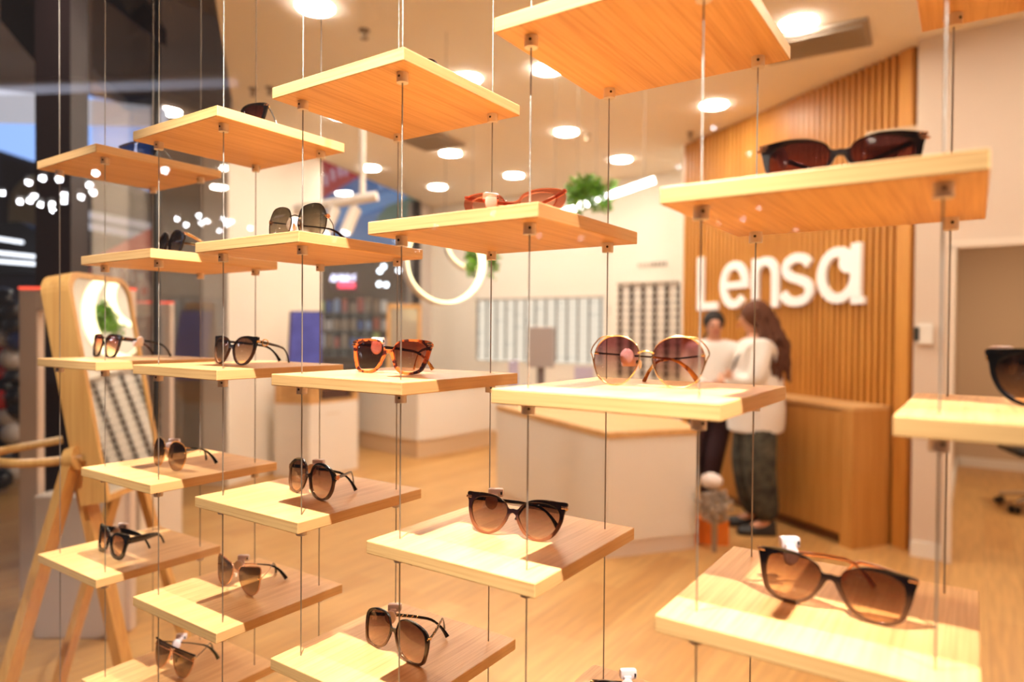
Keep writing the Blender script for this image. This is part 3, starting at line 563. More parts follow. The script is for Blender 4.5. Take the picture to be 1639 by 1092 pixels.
SG(.909, .081, LV[5], -5, 'square', A_TWO, L_BROWN, A_DKBR, A_DKBR, 49, 34, 'big square brown sunglasses with a chain-trimmed temple at bottom centre', extra='chain', hz=10, tagpos=(-1, .38), taglabel='glossy pink security tag on the big square sunglasses at bottom centre')
SG(1.30, .09, LV[5], 0, 'square', A_TWO, L_BROWN, A_DKBR, A_DKBR, 49, 34, 'sunglasses mostly below the bottom edge of the photo, only their tag showing', tagpos=(-1, .5), taglabel='taupe security tag with a dark slot at the bottom edge of the photo')
SG(.290, .082, LV[6], 1, 'flat', M_RGOLD, L_BRONZE, A_WIREB, A_GREEN, 52, 40, 'flat-top bronze sunglasses with a gold bar and green temple tips at bottom left', extra='bar', hz=13, tagpos=(-1, .42), taglabel='brown-grey security tag on the flat-top sunglasses at bottom left')
# ------------------------------------------------------------------ shop furniture
M_OAK_B = wood('oak_furniture', (.58, .31, .11), (.74, .45, .19), 0, .5); M_OAK_BZ = wood('oak_furniture_upright', (.50, .215, .042), (.62, .30, .075), 2, .35)
# reception counter: white body, pointed oak top
cp = [(-.272, 3.199), (.12, 3.735), (-.70, 4.80), (-1.72, 4.03)]
ctr = thing('reception_counter', 'large white reception counter with a pointed oak top beneath the gold sunglasses shelf', 'counter', (-.6, 3.9, 0))
MB().prism(cp, .10, .76).build('counter_body', M_LAC, ctr); cin = [(-.6+(x+.6)*.985, 3.9+(y-3.9)*.985) for x, y in cp]
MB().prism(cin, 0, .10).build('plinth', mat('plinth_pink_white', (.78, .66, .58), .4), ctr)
cot = [(-.6+(x+.6)*1.012, 3.9+(y-3.9)*1.012) for x, y in cp]; MB().prism(cot, .76, .80).build('counter_top', M_OAK_B, ctr)
# low oak cabinet along the slatted wall
K0 = Vector((.97, 4.32, 0)); 
def cab(a, b, d0, d1): return [tuple((K0+WD*u-WN*d)[:2]) for u, d in ((a, d0), (b, d0), (b, d1), (a, d1))]
cb = thing('oak_sideboard', 'orange oak sideboard under the white wall letters, behind the two women', 'cabinet', K0)
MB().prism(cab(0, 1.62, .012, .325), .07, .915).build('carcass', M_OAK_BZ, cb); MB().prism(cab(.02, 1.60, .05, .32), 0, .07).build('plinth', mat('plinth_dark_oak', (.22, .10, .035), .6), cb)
MB().prism(cab(-.006, 1.63, -.004, .33), .922, .945).build('top_board', M_OAK_B, cb)
for k in range(3): MB().prism(cab(.10+k*.51, .10+k*.51+.495, -.006, .010), .085, .895).build('cabinet_door', M_OAK_BZ, cb)
MB().prism(cab(-.002, .095, -.006, .325), 0, .921).build('end_panel', M_OAK_BZ, cb)
# white desk in the middle of the shop
dk = thing('service_desk', 'long white desk with thin oak top standing left of the reception counter', 'desk', (-4.0, 5.5, 0)); dp = [(-3.484, 4.972), (-3.36, 6.25), (-4.50, 6.36), (-4.62, 5.138)]
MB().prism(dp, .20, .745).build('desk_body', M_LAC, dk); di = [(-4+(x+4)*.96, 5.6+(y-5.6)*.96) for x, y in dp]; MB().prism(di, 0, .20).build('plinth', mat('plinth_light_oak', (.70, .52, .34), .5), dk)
MB().prism([(-4+(x+4)*1.015, 5.6+(y-5.6)*1.015) for x, y in dp], .745, .785).build('desk_top', M_OAK_B, dk)
d2 = thing('back_desk', 'white desk with a computer monitor near the eyewear wall', 'desk', (-2.05, 5.36, 0)); MB().box((-1.93, 5.36, .37), (1.0, .62, .72)).build('desk_body', M_LAC, d2); MB().box((-1.93, 5.36, .75), (1.06, .68, .04)).build('desk_top', M_OAK_B, d2)
# small white cabinet with an open oak box on top
wc = thing('display_cabinet', 'small white cabinet with an open oak box, under the blue placard', 'cabinet', (-3.84, 3.9, 0), 0)
wp = [(-4.02, 3.50), (-3.667, 3.635), (-3.645, 4.24), (-4.02, 4.25)]; MB().prism(wp, .0, .71).build('cabinet_body', M_LAC, wc)
ob = MB(); sc_ = lambda k: [(-3.84+(x+3.84)*k, 3.9+(y-3.9)*k) for x, y in wp]; ob.prism(sc_(1.01), .71, .735); ob.prism(sc_(1.01), .895, .92); ob.prism([wp[0], wp[1], (-3.675, 3.67), (-4.0, 3.545)], .735, .895); ob.prism([wp[2], wp[3], (-4.0, 4.21), (-3.67, 4.2)], .735, .895); ob.prism([(-4.0, 3.5), (-3.97, 3.5), (-3.97, 4.25), (-4.0, 4.25)], .735, .895); ob.prism([(-3.69, 3.64), (-3.665, 3.64), (-3.655, 3.76), (-3.68, 3.76)], .735, .895)
ob.build('oak_box', M_OAK_B, wc); MB().box((-3.72, 4.0, .79), (.03, .36, .10)).build('box_recess', mat('recess_brown', (.09, .04, .03), .5), wc)
MB().box((-3.655, 3.92, .60), (.012, .16, .015), -.04).build('drawer_pull', mat('pull_cream', (.7, .6, .5), .4), wc)
pl = thing('blue_placard', 'blue advertising placard with a dark edge leaning on the small white cabinet', 'placard', (-3.72, 3.60, .925), .46)
mb = MB(); mb.plate([(-.17, .0, 0), (.19, .0, 0), (.14, .10, .69), (-.19, .10, .69)], .02, (0, 1, 0)); mb.build('board', mat('placard_edge', (.10, .06, .05), .4), pl, local=True)
mb = MB(); mb.plate([(-.145, -.005, .01), (.185, -.005, .01), (.135, .094, .68), (-.165, .094, .68)], .004, (0, 1, 0)); mb.build('printed_face', mat('placard_blue', (.10, .11, .42), .5, emit=(.14, .15, .6), es=.12, var=.3, vscale=5), pl, local=True)
tm = thing('table_mirror', 'square mirror in a light oak frame standing on the white desk', 'mirror', (-3.93, 5.12+.1, .785), .75)
mb = MB()
for (c, s_) in (((0, 0, .935), (.40, .04, .05)), ((0, 0, .02), (.40, .04, .04)), ((-.18, 0, .48), (.04, .04, .93)), ((.18, 0, .48), (.04, .04, .93))): mb.box(c, s_)
mb.build('mirror_frame', M_OAK_B, tm, local=True); MB().box((0, -.002, .475), (.33, .01, .88)).build('mirror_glass', mat('cream_mirror', (.86, .80, .66), .12, .6), tm, local=True)
# computer monitor seen from behind
mn = thing('computer_monitor', 'grey computer monitor seen from the back on the far desk', 'monitor', at(866, 600, 7.0)-Vector((0, 0, at(866, 600, 7.0).z-.77)), .60)
MB().box((0, 0, .50), (.27, .03, .42), bev=.008).build('screen_housing', mat('monitor_grey', (.42, .37, .36), .35, .2), mn, local=True)
mb = MB(); mb.box((0, .05, .17), (.08, .02, .30), M=Matrix.Rotation(-.2, 3, 'X')); mb.box((0, .06, .006), (.2, .16, .012)); mb.build('stand', mat('monitor_stand', (.16, .11, .10), .35), mn, local=True)
def small(name, label, cat, px, py, t, size, m, rz=.6, group=None):
    p = at(px, py, t); mb = MB().box((0, 0, size[2]/2), size, bev=min(size)*.15); o = mb.build(name, m); o.location = (p.x, p.y, .77); o.rotation_euler = (0, 0, rz); return tag(o, label, cat, group)
small('leaflet_holder', 'lavender leaflet stand left of the monitor on the far desk', 'leaflet stand', 822, 585, 7.0, (.10, .05, .36), mat('lavender', (.50, .45, .62), .5))
small('laptop_screen', 'lavender laptop lid right of the monitor on the far desk', 'laptop', 935, 590, 7.0, (.20, .04, .30), mat('lavender2', (.52, .46, .60), .5), .2)
small('pen_cup', 'dark blue pen cup in front of the monitor', 'cup', 843, 600, 6.88, (.09, .09, .12), mat('navy', (.08, .08, .25), .5))
small('document_tray', 'brown document tray beside the laptop on the far desk', 'tray', 912, 598, 6.9, (.25, .2, .16), mat('tray_brown', (.25, .13, .08), .5))
# thermostat by the doorway
th = thing('wall_thermostat', 'white wall thermostat with a dark screen left of the doorway', 'thermostat', (1.345, 4.405, 1.435)); MB().box((0.02, -.0, 0), (.085, .03, .13), bev=.004).build('thermostat_body', M_WHITE, th, local=True); MB().box((-.028, -.010, 0), (.028, .022, .085), bev=.003).build('screen', mat('screen_dark', (.03, .035, .03), .3), th, local=True)
# office chair in the side room
oc = thing('office_chair', 'black office chair on a chrome star base in the room behind the doorway', 'chair', (2.10, 6.35, 0), -1.3)
mb = MB().box((0, 0, .49), (.5, .5, .07), bev=.03); mb.build('seat', mat('chair_black', (.012, .011, .011), .6), oc, local=True); MB().box((0, .26, .80), (.46, .06, .5), bev=.03).build('backrest', MATS['chair_black'], oc, local=True)
MB().cyl((0, 0, .12), (0, 0, .46), .03, n=16).build('gas_column', M_CHROME, oc, True, True)
for k in range(5):
    a = 2*PI*k/5+.3; e = Vector((.30*math.cos(a), .30*math.sin(a), .085)); lg = MB().tube([(0, 0, .13), e*.5+Vector((0, 0, .07)), e], [.024, .02, .015], 10).build('base_arm', M_CHROME, oc, True, True)
    mb = MB(); n_ = Vector((-math.sin(a), math.cos(a), 0))
    for s_ in (-1, 1): mb.cyl(e+n_*.014*s_+Vector((0, 0, -.055)), e+n_*.034*s_+Vector((0, 0, -.055)), .03, n=16)
    mb.build('caster', mat('caster_black', (.02, .016, .014), .4), lg, True, True)
# orange bag with silvery branches between the counter and the sideboard
bg = thing('paper_bag', 'bright orange paper bag on the floor beside the right end of the white counter', 'bag', (*on_z(1138, 868, 0)[:2], 0), .4); mb = MB(); mb.prism([(-.11, -.06), (.11, -.06), (.11, .06), (-.11, .06)], 0, .17); mb.build('bag_body', mat('orange_paper', (.85, .22, .02), .6), bg, local=True)
mb = MB()
for s_ in (-1, 1): mb.tube([(-.05, .05*s_, .165), (-.04, .05*s_, .24), (.04, .05*s_, .24), (.05, .05*s_, .165)], .004, 6)
mb.build('handle', mat('orange_cord', (.7, .25, .05), .6), bg, True, True)
dv = thing('silver_wreath', 'bundle of silvery dried branches with a white cloth standing before the orange bag', 'dried plant', (*on_z(1143, 884, 0)[:2], 0)); mb = MB(); R_ = random.Random(3)
for k in range(260):
    d = Vector((R_.gauss(0, 1), R_.gauss(0, 1), R_.gauss(0, 1))).normalized()*R_.uniform(.3, 1); c = Vector((0, 0, .31))+Vector((d.x*.11, d.y*.11, d.z*.13)); mb.ball(c, R_.uniform(.008, .016), 6, (1, .6, 1.3))
mb.build('foliage', mat('silver_leaf', (.42, .34, .27), .4, .3), dv, True, True); mb = MB()
for k in range(7): a = k*.9; mb.tube([(.012*math.cos(a), .012*math.sin(a), 0), (.02*math.cos(a), .02*math.sin(a), .25)], .004, 6)
mb.build('stem', mat('silver_stem', (.45, .38, .30), .4, .3), dv, True, True); MB().ball((-.03, .02, .46), .075, 16, (1, .8, .7)).build('cloth', mat('pale_cloth', (.80, .70, .66), .8), dv, True, True)

# ------------------------------------------------------------------ LED rings, tubes, track
def ring(p, R1, rz, tilt, label):
    t = thing('ring_lamp', label, 'pendant lamp', p, rz, 'hanging LED rings'); t.rotation_euler = (tilt, 0, rz)
    def band(r0, r1, y0, y1, n=64):
        vs, fs = [], []
        for i in range(n):
            a = 2*PI*i/n; c, s_ = math.cos(a), math.sin(a); vs += [(r*c, y, r*s_) for r, y in ((r0, y0), (r1, y0), (r1, y1), (r0, y1))]
        for i in range(n):
            A, B_ = i*4, ((i+1) % n)*4; fs += [(A+j, A+(j+1) % 4, B_+(j+1) % 4, B_+j) for j in range(4)]
        return MB().add(vs, fs)
    band(R1-.012, R1, -.05, .05).build('ring_housing', mat('ring_white', (.84, .80, .75), .35), t, True, True); band(R1-.022, R1-.0125, -.042, .042).build('led_strip', emis('led_ring', (1, .82, .42), 3.0), t, True, True)
    mb = MB(); mb.cyl((0, 0, R1), (0, 0, (H-p.z-.01)), .002, n=6); mb.build('hanging_wire', M_CABLE, t, True, True)
ring(at(712, 420, 4.3), .272, YAW+.42, 0, 'white LED ring lamp hanging upright in mid shop, lower half showing under a shelf')
ring(at(756, 388, 4.9), .205, YAW+.25, 0, 'second LED ring lamp partly hidden behind the first and the shelf')
def tube_lamp(a, b, label):
    mid = (a+b)/2; t = thing('tube_lamp', label, 'pendant lamp', mid); d = (b-a)
    MB().cyl(a, b, .022, n=16).build('diffuser_tube', emis('led_tube', (1, .93, .84), 9.), t, True); mb = MB(); mb.cyl(a-d*.01, a, .024, n=16); mb.cyl(b, b+d*.01, .024, n=16); mb.build('end_cap', M_WHITE, t, True)
    mb = MB()
    for q in (.15, .85): p = a+d*q; mb.cyl(p+Vector((0, 0, .02)), (p.x, p.y, H), .0018, n=6)
    mb.build('hanging_wire', M_CABLE, t)
tube_lamp(at(938, 326, 4.7), at(1048, 288, 4.55), 'bright straight LED tube hanging right of the green plant'); tube_lamp(at(880, 348, 4.75), at(932, 328, 4.7), 'short LED tube left of the green plant, behind the coral sunglasses')
M_TRK = mat('track_white', (.76, .68, .60), .4)
tk = thing('track_rail', 'white ceiling-hung track bar before the red and blue banners', 'track light', at(560, 322, 5)); mb = MB(); A_, B_ = at(470, 336, 5.0), at(604, 314, 5.0); mb.tube([A_, B_], .035, 14); mb.build('rail', M_TRK, tk, True)
p = at(580, 318, 5.0); MB().cyl(p, (p.x, p.y, H), .022, n=12).build('drop_rod', M_TRK, tk, True)
for i, (px, lb) in enumerate([(500, 'leftmost white cylinder spotlight under the track bar'), (532, 'middle white cylinder spotlight under the track bar'), (565, 'rightmost white cylinder spotlight under the track bar')]):
    top = at(px+4, 334, 5.0); bot = at(px-12, 372, 4.95); g = thing('track_spotlight', lb, 'spotlight', top, 0, 'cylinder spotlights on the track'); mb = MB(); mb.cyl(top, bot, .045, n=20); mb.build('lamp_housing', M_TRK, g, True); MB().cyl(top+Vector((0, 0, .045)), top, .012, n=8).build('bracket', M_TRK, g)
    d = (bot-top).normalized(); MB().cyl(bot+d*.001, bot+d*.006, .03, n=16).build('lens_face', emis('spot_face', (1, .95, .88), 3.5), g)
def trailing(p, n, sx, sz, label, seed, base=None):
    g = thing('trailing_plant', label, 'plant', p); R_ = random.Random(seed); mb = MB(); st = MB()
    for k in range(n):
        q = Vector((R_.uniform(-1, 1), R_.uniform(-.35, .35), 0)); q = Vector((RT.x*q.x*sx, RT.y*q.x*sx, 0))+Vector((0, q.y*.2, 0)); L_ = R_.uniform(.2, 1)*sz; drift = Vector((R_.uniform(-.06, .06), R_.uniform(-.06, .06), 0)); q = q+Vector((0, 0, R_.uniform(-.05, .07))); pts = [q+drift*u_+Vector((0, 0, .02-L_*u_)) for u_ in (0, .4, .7, 1)]
        st.tube(pts, .002, 5)
        for u_ in [i/10 for i in range(11)]:
            for _ in (0, 1):
                c = q+drift*u_+Vector((R_.uniform(-.025, .025), R_.uniform(-.025, .025), .02-L_*u_)); M_ = Euler((R_.uniform(-1, 1), R_.uniform(-1, 1), R_.uniform(0, 6))).to_matrix(); mb.ball(c, R_.uniform(.014, .024), 6, (1, .55, .14), M_, 4)
    st.build('stem', mat('plant_stem', (.12, .16, .04), .6), g, True, True); mb.build('foliage', mat('plant_leaf', (.16, .38, .035), .45, var=.5, vscale=14), g, True, True)
trailing(at(945, 300, 4.62), 42, .15, .20, 'green trailing plant hanging from the LED tube lamp', 5); trailing(at(766, 400, 4.55), 26, .07, .19, 'green trailing plant hanging beside the LED ring lamp', 9)

# ------------------------------------------------------------------ eyewear display walls
def rack(x0, x1, z0, z1, y, label):
    t = thing('display_rack', label, 'display rack', ((x0+x1)/2, y, z0)); return t
M_ROD = mat('rack_rod', (.05, .03, .022), .5); M_BACK = emis('lit_rack_back', (1, .88, .70), .60)
def eyeg():
    mb = MB(); pts = bez([(.008, .002), (.016, .015), (.040, .017), (.058, .010), (.056, -.012), (.038, -.02), (.016, -.015)], 3)
    for s_ in (1, -1): mb.tube([(s_*a, 0, b) for a, b in pts], .0015, 5, True, upv=(0, 1, 0))
    mb.tube([(-.01, 0, .005), (0, -.002, .008), (.01, 0, .005)], .0022, 5)
    for s_ in (1, -1): mb.tube([(s_*.06, 0, .008), (s_*.061, .026, .007)], .002, 5)
    return mb
eg_o = []
for nm, cc in (('dark', (.035, .02, .015)), ('brown', (.20, .10, .05)), ('pale', (.55, .42, .32))):
    o = eyeg().build('eyeglasses', mat('optical_'+nm, cc, .3)); eg_o.append(o.data); bpy.data.objects.remove(o)
R_ = random.Random(11)
ORD = ['first', 'second', 'third', 'fourth', 'fifth', 'sixth', 'seventh', 'eighth', 'ninth', 'tenth', 'eleventh', 'twelfth', 'thirteenth', 'fourteenth']
for (x0, x1, z0, z1, yb_, yg, nc, nr, nmr, lab, elab, grp) in [(-4.33, -2.35, 1.05, 1.855, 7.21, 7.14, 13, 10, 'back', 'long backlit eyewear rack with dark rods on the back wall left of the monitor side', 'optical frame in the long backlit rack on the back wall', 'optical frames in the long backlit rack'),
                                                      (-1.99, -1.24, .90, 1.995, 7.03, 6.96, 6, 13, 'right', 'taller eyewear rack with dark rods next to the slatted oak wall', 'optical frame in the taller rack next to the slatted oak wall', 'optical frames in the taller rack')]:
    t = thing('display_rack', lab, 'display rack', ((x0+x1)/2, yb_, z0-.05)); MB().box(((x0+x1)/2, yb_-.012, (z0+z1)/2), (x1-x0+.06, .02, z1-z0+.08)).build('back_panel', M_BACK if nmr == 'back' else mat('rack_white', (.86, .80, .72), .5), t)
    mb = MB(); mb.box(((x0+x1)/2, yb_-.03, z1+.03), (x1-x0+.08, .05, .022)); mb.build('top_rail', mat('rail_brown', (.35, .26, .19), .5), t)
    for c in range(nc):
        x = x0+(x1-x0)*c/(nc-1); rm = MB().box((x, yb_-.032, (z0+z1)/2), (.018 if nmr == 'back' else .024, .014, z1-z0+.05)); [rm.box((x, yb_-.034, z0+(z1-z0)*(q_+.5)/nr), (.036 if nmr == 'back' else .062, .022, .018 if nmr == 'back' else .030)) for q_ in range(nr)]; rm.build('rod', M_ROD, t)
        for r_ in range(nr):
            if c == nc-1: continue
            xx = x+(x1-x0)/(nc-1)/2; z = z0+(z1-z0)*(r_+.5)/nr; o = bpy.data.objects.new('eyeglasses', eg_o[2 if R_.random() < (.75 if nmr == 'back' else .45) else R_.randrange(2)]); COL.objects.link(o); o.location = (xx, yg-.012, z); o.scale = (1.0 if nmr == 'back' else .98, 1, 1); tag(o, f'optical frame, {ORD[c]} column from the left, {ORD[nr-1-r_]} row down, '+('long backlit rack' if nmr == 'back' else 'taller rack'), 'eyeglasses', grp)
ss = thing('speaker_box', 'small dark box fixed to the back wall between the two eyewear racks', 'wall box', (-2.13, 7.15, 1.70)); MB().box((0, 0, 0), (.14, .08, .14), bev=.01).build('box', mat('box_dark', (.05, .045, .05), .4), ss, local=True); MB().box((0, -.042, 0), (.10, .006, .10)).build('grille', mat('grille_dark', (.09, .08, .08), .7), ss, local=True)
for i, (px, lb) in enumerate([(1066, 'dark short sign word on the back wall above the taller eyewear rack'), (1036, 'fainter short sign word on the back wall left of the dark one')]):
    p = at(px, 425, 8.25); mb = MB()
    for k in range(4): mb.box((p.x-.075+.05*k, 7.02, p.z), (.028, .012, .05))
    tag(mb.build('wall_lettering', mat('lettering_'+str(i), (.30, .24, .20) if i == 0 else (.6, .52, .44), .6)), lb, 'sign')

# ------------------------------------------------------------------ folding mirror by the window
MN = Vector((.795, .58, .176)).normalized(); MW = Vector((-.589, .808, 0)).normalized()      # facing, and width axis running away from the camera
fm = thing('standing_mirror', 'tall oak-framed standing mirror on crossed legs at the left, reflecting a glowing ring lamp', 'mirror', (-.72, .32, 0))
DPT, WID = .085, .36
e_up = MN.cross(MW).normalized(); 
O_ = at(60, 440, 2.06)        # front-left top outer corner of the frame box
def mp(u_, v, d): return O_+MW*u_-e_up*v+MN*d
M_OAK_F = wood('oak_mirror', (.56, .27, .07), (.69, .375, .11), 2, .4)
HT = .72
def rrect(w_, h_, r, n=6):
    P = []
    for cx, cy, a0 in ((r, r, 180), (w_-r, r, 270)): P += [(cx+r*math.cos(math.radians(a0+90*i/n)), cy+r*math.sin(math.radians(a0+90*i/n))) for i in range(n+1)]
    return P+[(w_, h_), (0, h_)]
oo_, ii_ = rrect(WID, HT, .06), [(.018+a*(WID-.036)/WID, .018+b*(HT-.036)/HT) for a, b in rrect(WID, HT, .06)]
n = len(oo_); vs = [mp(a, b, d) for d in (0, DPT) for P in (oo_, ii_) for a, b in P]; fs = []
for j in range(n):
    k = (j+1) % n; fs += [(j, k, n+k, n+j), (2*n+j, 3*n+j, 3*n+k, 2*n+k), (j, 2*n+j, 2*n+k, k), (n+j, n+k, 3*n+k, 3*n+j)]
MB().add(vs, fs).build('mirror_frame', M_OAK_F, fm)
MB().plate([mp(a, b, DPT*.90) for a, b in ii_], .004, MN).build('mirror_glass', mat('silver_mirror', (.88, .88, .86), .015, 1.), fm)
M_OAK_G = M_OAK_F
piv = at(118, 735, 2.06)
def slab(a, b, wd, th, side): # flat timber from a to b
    a, b = Vector(a), Vector(b); d = (b-a).normalized(); s_ = d.cross(MN).normalized(); return MB().add([p+s_*x*wd/2+MN*y*th/2 for p in (a, b) for x, y in ((-1, -1), (1, -1), (1, 1), (-1, 1))], [(0, 1, 2, 3), (4, 5, 6, 7), (0, 1, 5, 4), (1, 2, 6, 5), (2, 3, 7, 6), (3, 0, 4, 7)])
def ground(p, q): # extend the line p->q down to the floor
    d = q-p; return p+d*((p.z-0.0)/-d.z)
f1 = ground(piv, at(12, 1092, 2.0)); slab(piv, f1+Vector((0, 0, .004)), .062, .028, 0).build('leg', M_OAK_G, fm)
f2 = ground(at(126, 735, 2.12), at(190, 1030, 2.16)); slab(at(126, 735, 2.12), f2+Vector((0, 0, .004)), .060, .028, 0).build('leg', M_OAK_G, fm)
f3 = ground(at(205, 720, 2.50), at(95, 1092, 2.42)); slab(at(205, 720, 2.50), f3+Vector((0, 0, .004)), .055, .026, 0).build('leg', M_OAK_G, fm)
f4 = ground(at(215, 730, 2.50), at(262, 900, 2.52)); slab(at(205, 700, 2.50), f4+Vector((0, 0, .004)), .040, .026, 0).build('leg', M_OAK_G, fm)
MB().cyl(piv+MN*.016, piv+MN*.030, .011, n=20).build('pivot_bolt', M_CHROME, fm, True); MB().cyl(piv-MN*.014, piv+MN*.015, .036, n=28).build('pivot_disc', M_OAK_G, fm, True)
hb = MB(); hb.tube(bez([tuple(piv), tuple(at(60, 741, 2.02)), tuple(at(2, 741, 2.0)), tuple(at(-22, 730, 2.1)), tuple(at(4, 722, 2.25)), tuple(at(100, 704, 2.36))], 8, False), .014, 10, flat=(.6, 1.)); hb.build('handle_loop', M_OAK_G, fm, True)
# ------------------------------------------------------------------ people
def skin(chains, rad, name, m, parent, sub=2, root=0):
    """One continuous surface grown over a skeleton. chains: dict key->pos; rad: edges list with (a,b); radii per key."""
    keys = list(chains.keys()); idx = {k: i for i, k in enumerate(keys)}; me = bpy.data.meshes.new('tmp')
    me.from_pydata([chains[k][0] for k in keys], [(idx[a], idx[b]) for a, b in rad], []); ob = bpy.data.objects.new('tmp', me); COL.objects.link(ob)
    md = ob.modifiers.new('s', 'SKIN'); md.use_smooth_shade = True
    if not me.skin_vertices: me.attributes.new('tmpx', 'FLOAT', 'POINT')
    bm = bmesh.new(); bm.from_mesh(me); lay = bm.verts.layers.skin.verify(); bm.verts.ensure_lookup_table()
    for i, k in enumerate(keys): r = chains[k][1]; bm.verts[i][lay].radius = r if isinstance(r, tuple) else (r, r); bm.verts[i][lay].use_root = (i == root)
    bm.to_mesh(me); bm.free(); sb = ob.modifiers.new('b', 'SUBSURF'); sb.levels = sub; sb.render_levels = sub
    dg = bpy.context.evaluated_depsgraph_get(); dg.update(); me2 = bpy.data.meshes.new_from_object(ob.evaluated_get(dg)); bpy.data.objects.remove(ob)
    me2.materials.clear(); me2.materials.append(m); me2.polygons.foreach_set('use_smooth', [True]*len(me2.polygons)); o = bpy.data.objects.new(name, me2); COL.objects.link(o); o.parent = parent; return o
def head(parent_mesh_pts=None): pass
M_SKIN = mat('skin', (.62, .30, .18), .5); M_SKIN2 = mat('skin_warm', (.58, .27, .17), .5); M_SWT = mat('white_knit', (.82, .77, .72), .85, bump=.5, bscale=120); M_CAMO = mat('dark_camo_fabric', (.055, .05, .035), .85, var=.8, vscale=14)
M_HAIR = mat('auburn_hair', (.11, .030, .008), .75, bump=.9, bscale=40); M_HAIRD = mat('black_hair', (.012, .007, .005), .75); M_SHOE = mat('black_shoe', (.015, .012, .012), .4); M_PURP = mat('aubergine_trousers', (.045, .015, .02), .8); M_STRAP = mat('black_strap', (.015, .012, .015), .5)
def face(par, c, s_, msk):
    """Head details around centre c (front is -Y)."""
    e = MB(); 
    for sx in (-1, 1): e.ball(c+Vector((sx*.031, -.083, .004))*s_, .0105*s_, 10, (1.2, .6, .8))
    e.build('eye', mat('eye_dark', (.03, .02, .015), .3), par, True, True)
    b = MB()
    for sx in (-1, 1): b.tube([c+Vector((sx*.016, -.093, .024))*s_, c+Vector((sx*.032, -.092, .030))*s_, c+Vector((sx*.05, -.080, .024))*s_], .003*s_, 6)
    b.build('eyebrow', M_HAIRD, par, True, True)
    l = MB(); l.ball(c+Vector((0, -.086, -.050))*s_, .022*s_, 12, (1, .45, .36)); l.build('lips', mat('lips', (.48, .10, .08), .4), par, True, True)
def body(par, J, msk, hands=True):
    """Continuous body from named joints; head, neck, trunk, limbs and five-fingered hands in one surface."""
    P = {}; E_ = []
    def j(k, p, r): P[k] = (tuple(p), r)
    for k, (p, r) in J.items(): j(k, p, r)
    chain = lambda *ks: E_.extend(zip(ks[:-1], ks[1:]))
    chain('pelvis', 'belly', 'chest', 'collar', 'neck', 'jaw', 'face', 'crown'); chain('face', 'nose')
    for s_ in 'LR':
        chain('collar', 'sh'+s_, 'el'+s_, 'wr'+s_, 'palm'+s_); chain('pelvis', 'hip'+s_, 'kn'+s_, 'an'+s_, 'ball'+s_)
        w_, q = Vector(P['wr'+s_][0]), Vector(P['palm'+s_][0]); d = (q-w_).normalized(); sd_ = d.cross(Vector((0, 0, 1)) if abs(d.z) < .8 else Vector((0, 1, 0))).normalized(); up_ = sd_.cross(d)
        for f in range(4):
            off = up_*(.024-.016*f); L_ = (.068, .078, .072, .056)[f]; a = q+d*.03+off; b = a+d*L_*.5+sd_*.004; c_ = a+d*L_*.9+sd_*.016
            j(f'f{f}a{s_}', a, .0095); j(f'f{f}b{s_}', b, .0085); j(f'f{f}c{s_}', c_, .007); chain('palm'+s_, f'f{f}a{s_}', f'f{f}b{s_}', f'f{f}c{s_}')
        a = w_.lerp(q, .45)+up_*.032; j('ta'+s_, a, .010); j('tb'+s_, a+d*.035+up_*.014+sd_*.01, .0085); chain('palm'+s_, 'ta'+s_, 'tb'+s_)
    return skin(P, E_, 'body', msk, par)
# woman with long auburn hair, arms crossed, in profile to the left
pw = thing('person', 'woman with long wavy auburn hair, white sweater and dark patterned trousers, arms crossed', 'person', (.315, 4.39, 0), math.atan2(-.88, .48))
V = Vector
J = {'pelvis': (V((0, .01, .93)), .13), 'belly': (V((0, .0, 1.06)), .115), 'chest': (V((0, -.01, 1.22)), .125), 'collar': (V((0, .0, 1.36)), .075), 'neck': (V((0, -.005, 1.425)), .048), 'jaw': (V((0, -.03, 1.475)), .055), 'face': (V((0, -.025, 1.54)), .085), 'crown': (V((0, -.005, 1.60)), .07), 'nose': (V((0, -.118, 1.525)), .010),
     'shL': (V((-.165, 0, 1.345)), .058), 'elL': (V((-.215, -.04, 1.09)), .045), 'wrL': (V((0, -.20, 1.12)), .028), 'palmL': (V((.09, -.20, 1.13)), .03),
     'shR': (V((.165, 0, 1.345)), .058), 'elR': (V((.215, -.04, 1.09)), .045), 'wrR': (V((-.01, -.235, 1.08)), .028), 'palmR': (V((-.10, -.225, 1.09)), .03),
     'hipL': (V((-.085, .01, .86)), .095), 'knL': (V((-.10, -.03, .49)), .06), 'anL': (V((-.10, .03, .09)), .042), 'ballL': (V((-.115, -.10, .035)), .034),
     'hipR': (V((.085, .01, .86)), .095), 'knR': (V((.10, .01, .49)), .06), 'anR': (V((.10, .07, .09)), .042), 'ballR': (V((.11, -.06, .035)), .034)}
bd = body(pw, J, M_SKIN); face(pw, V((0, -.035, 1.535)), 1., M_SKIN)
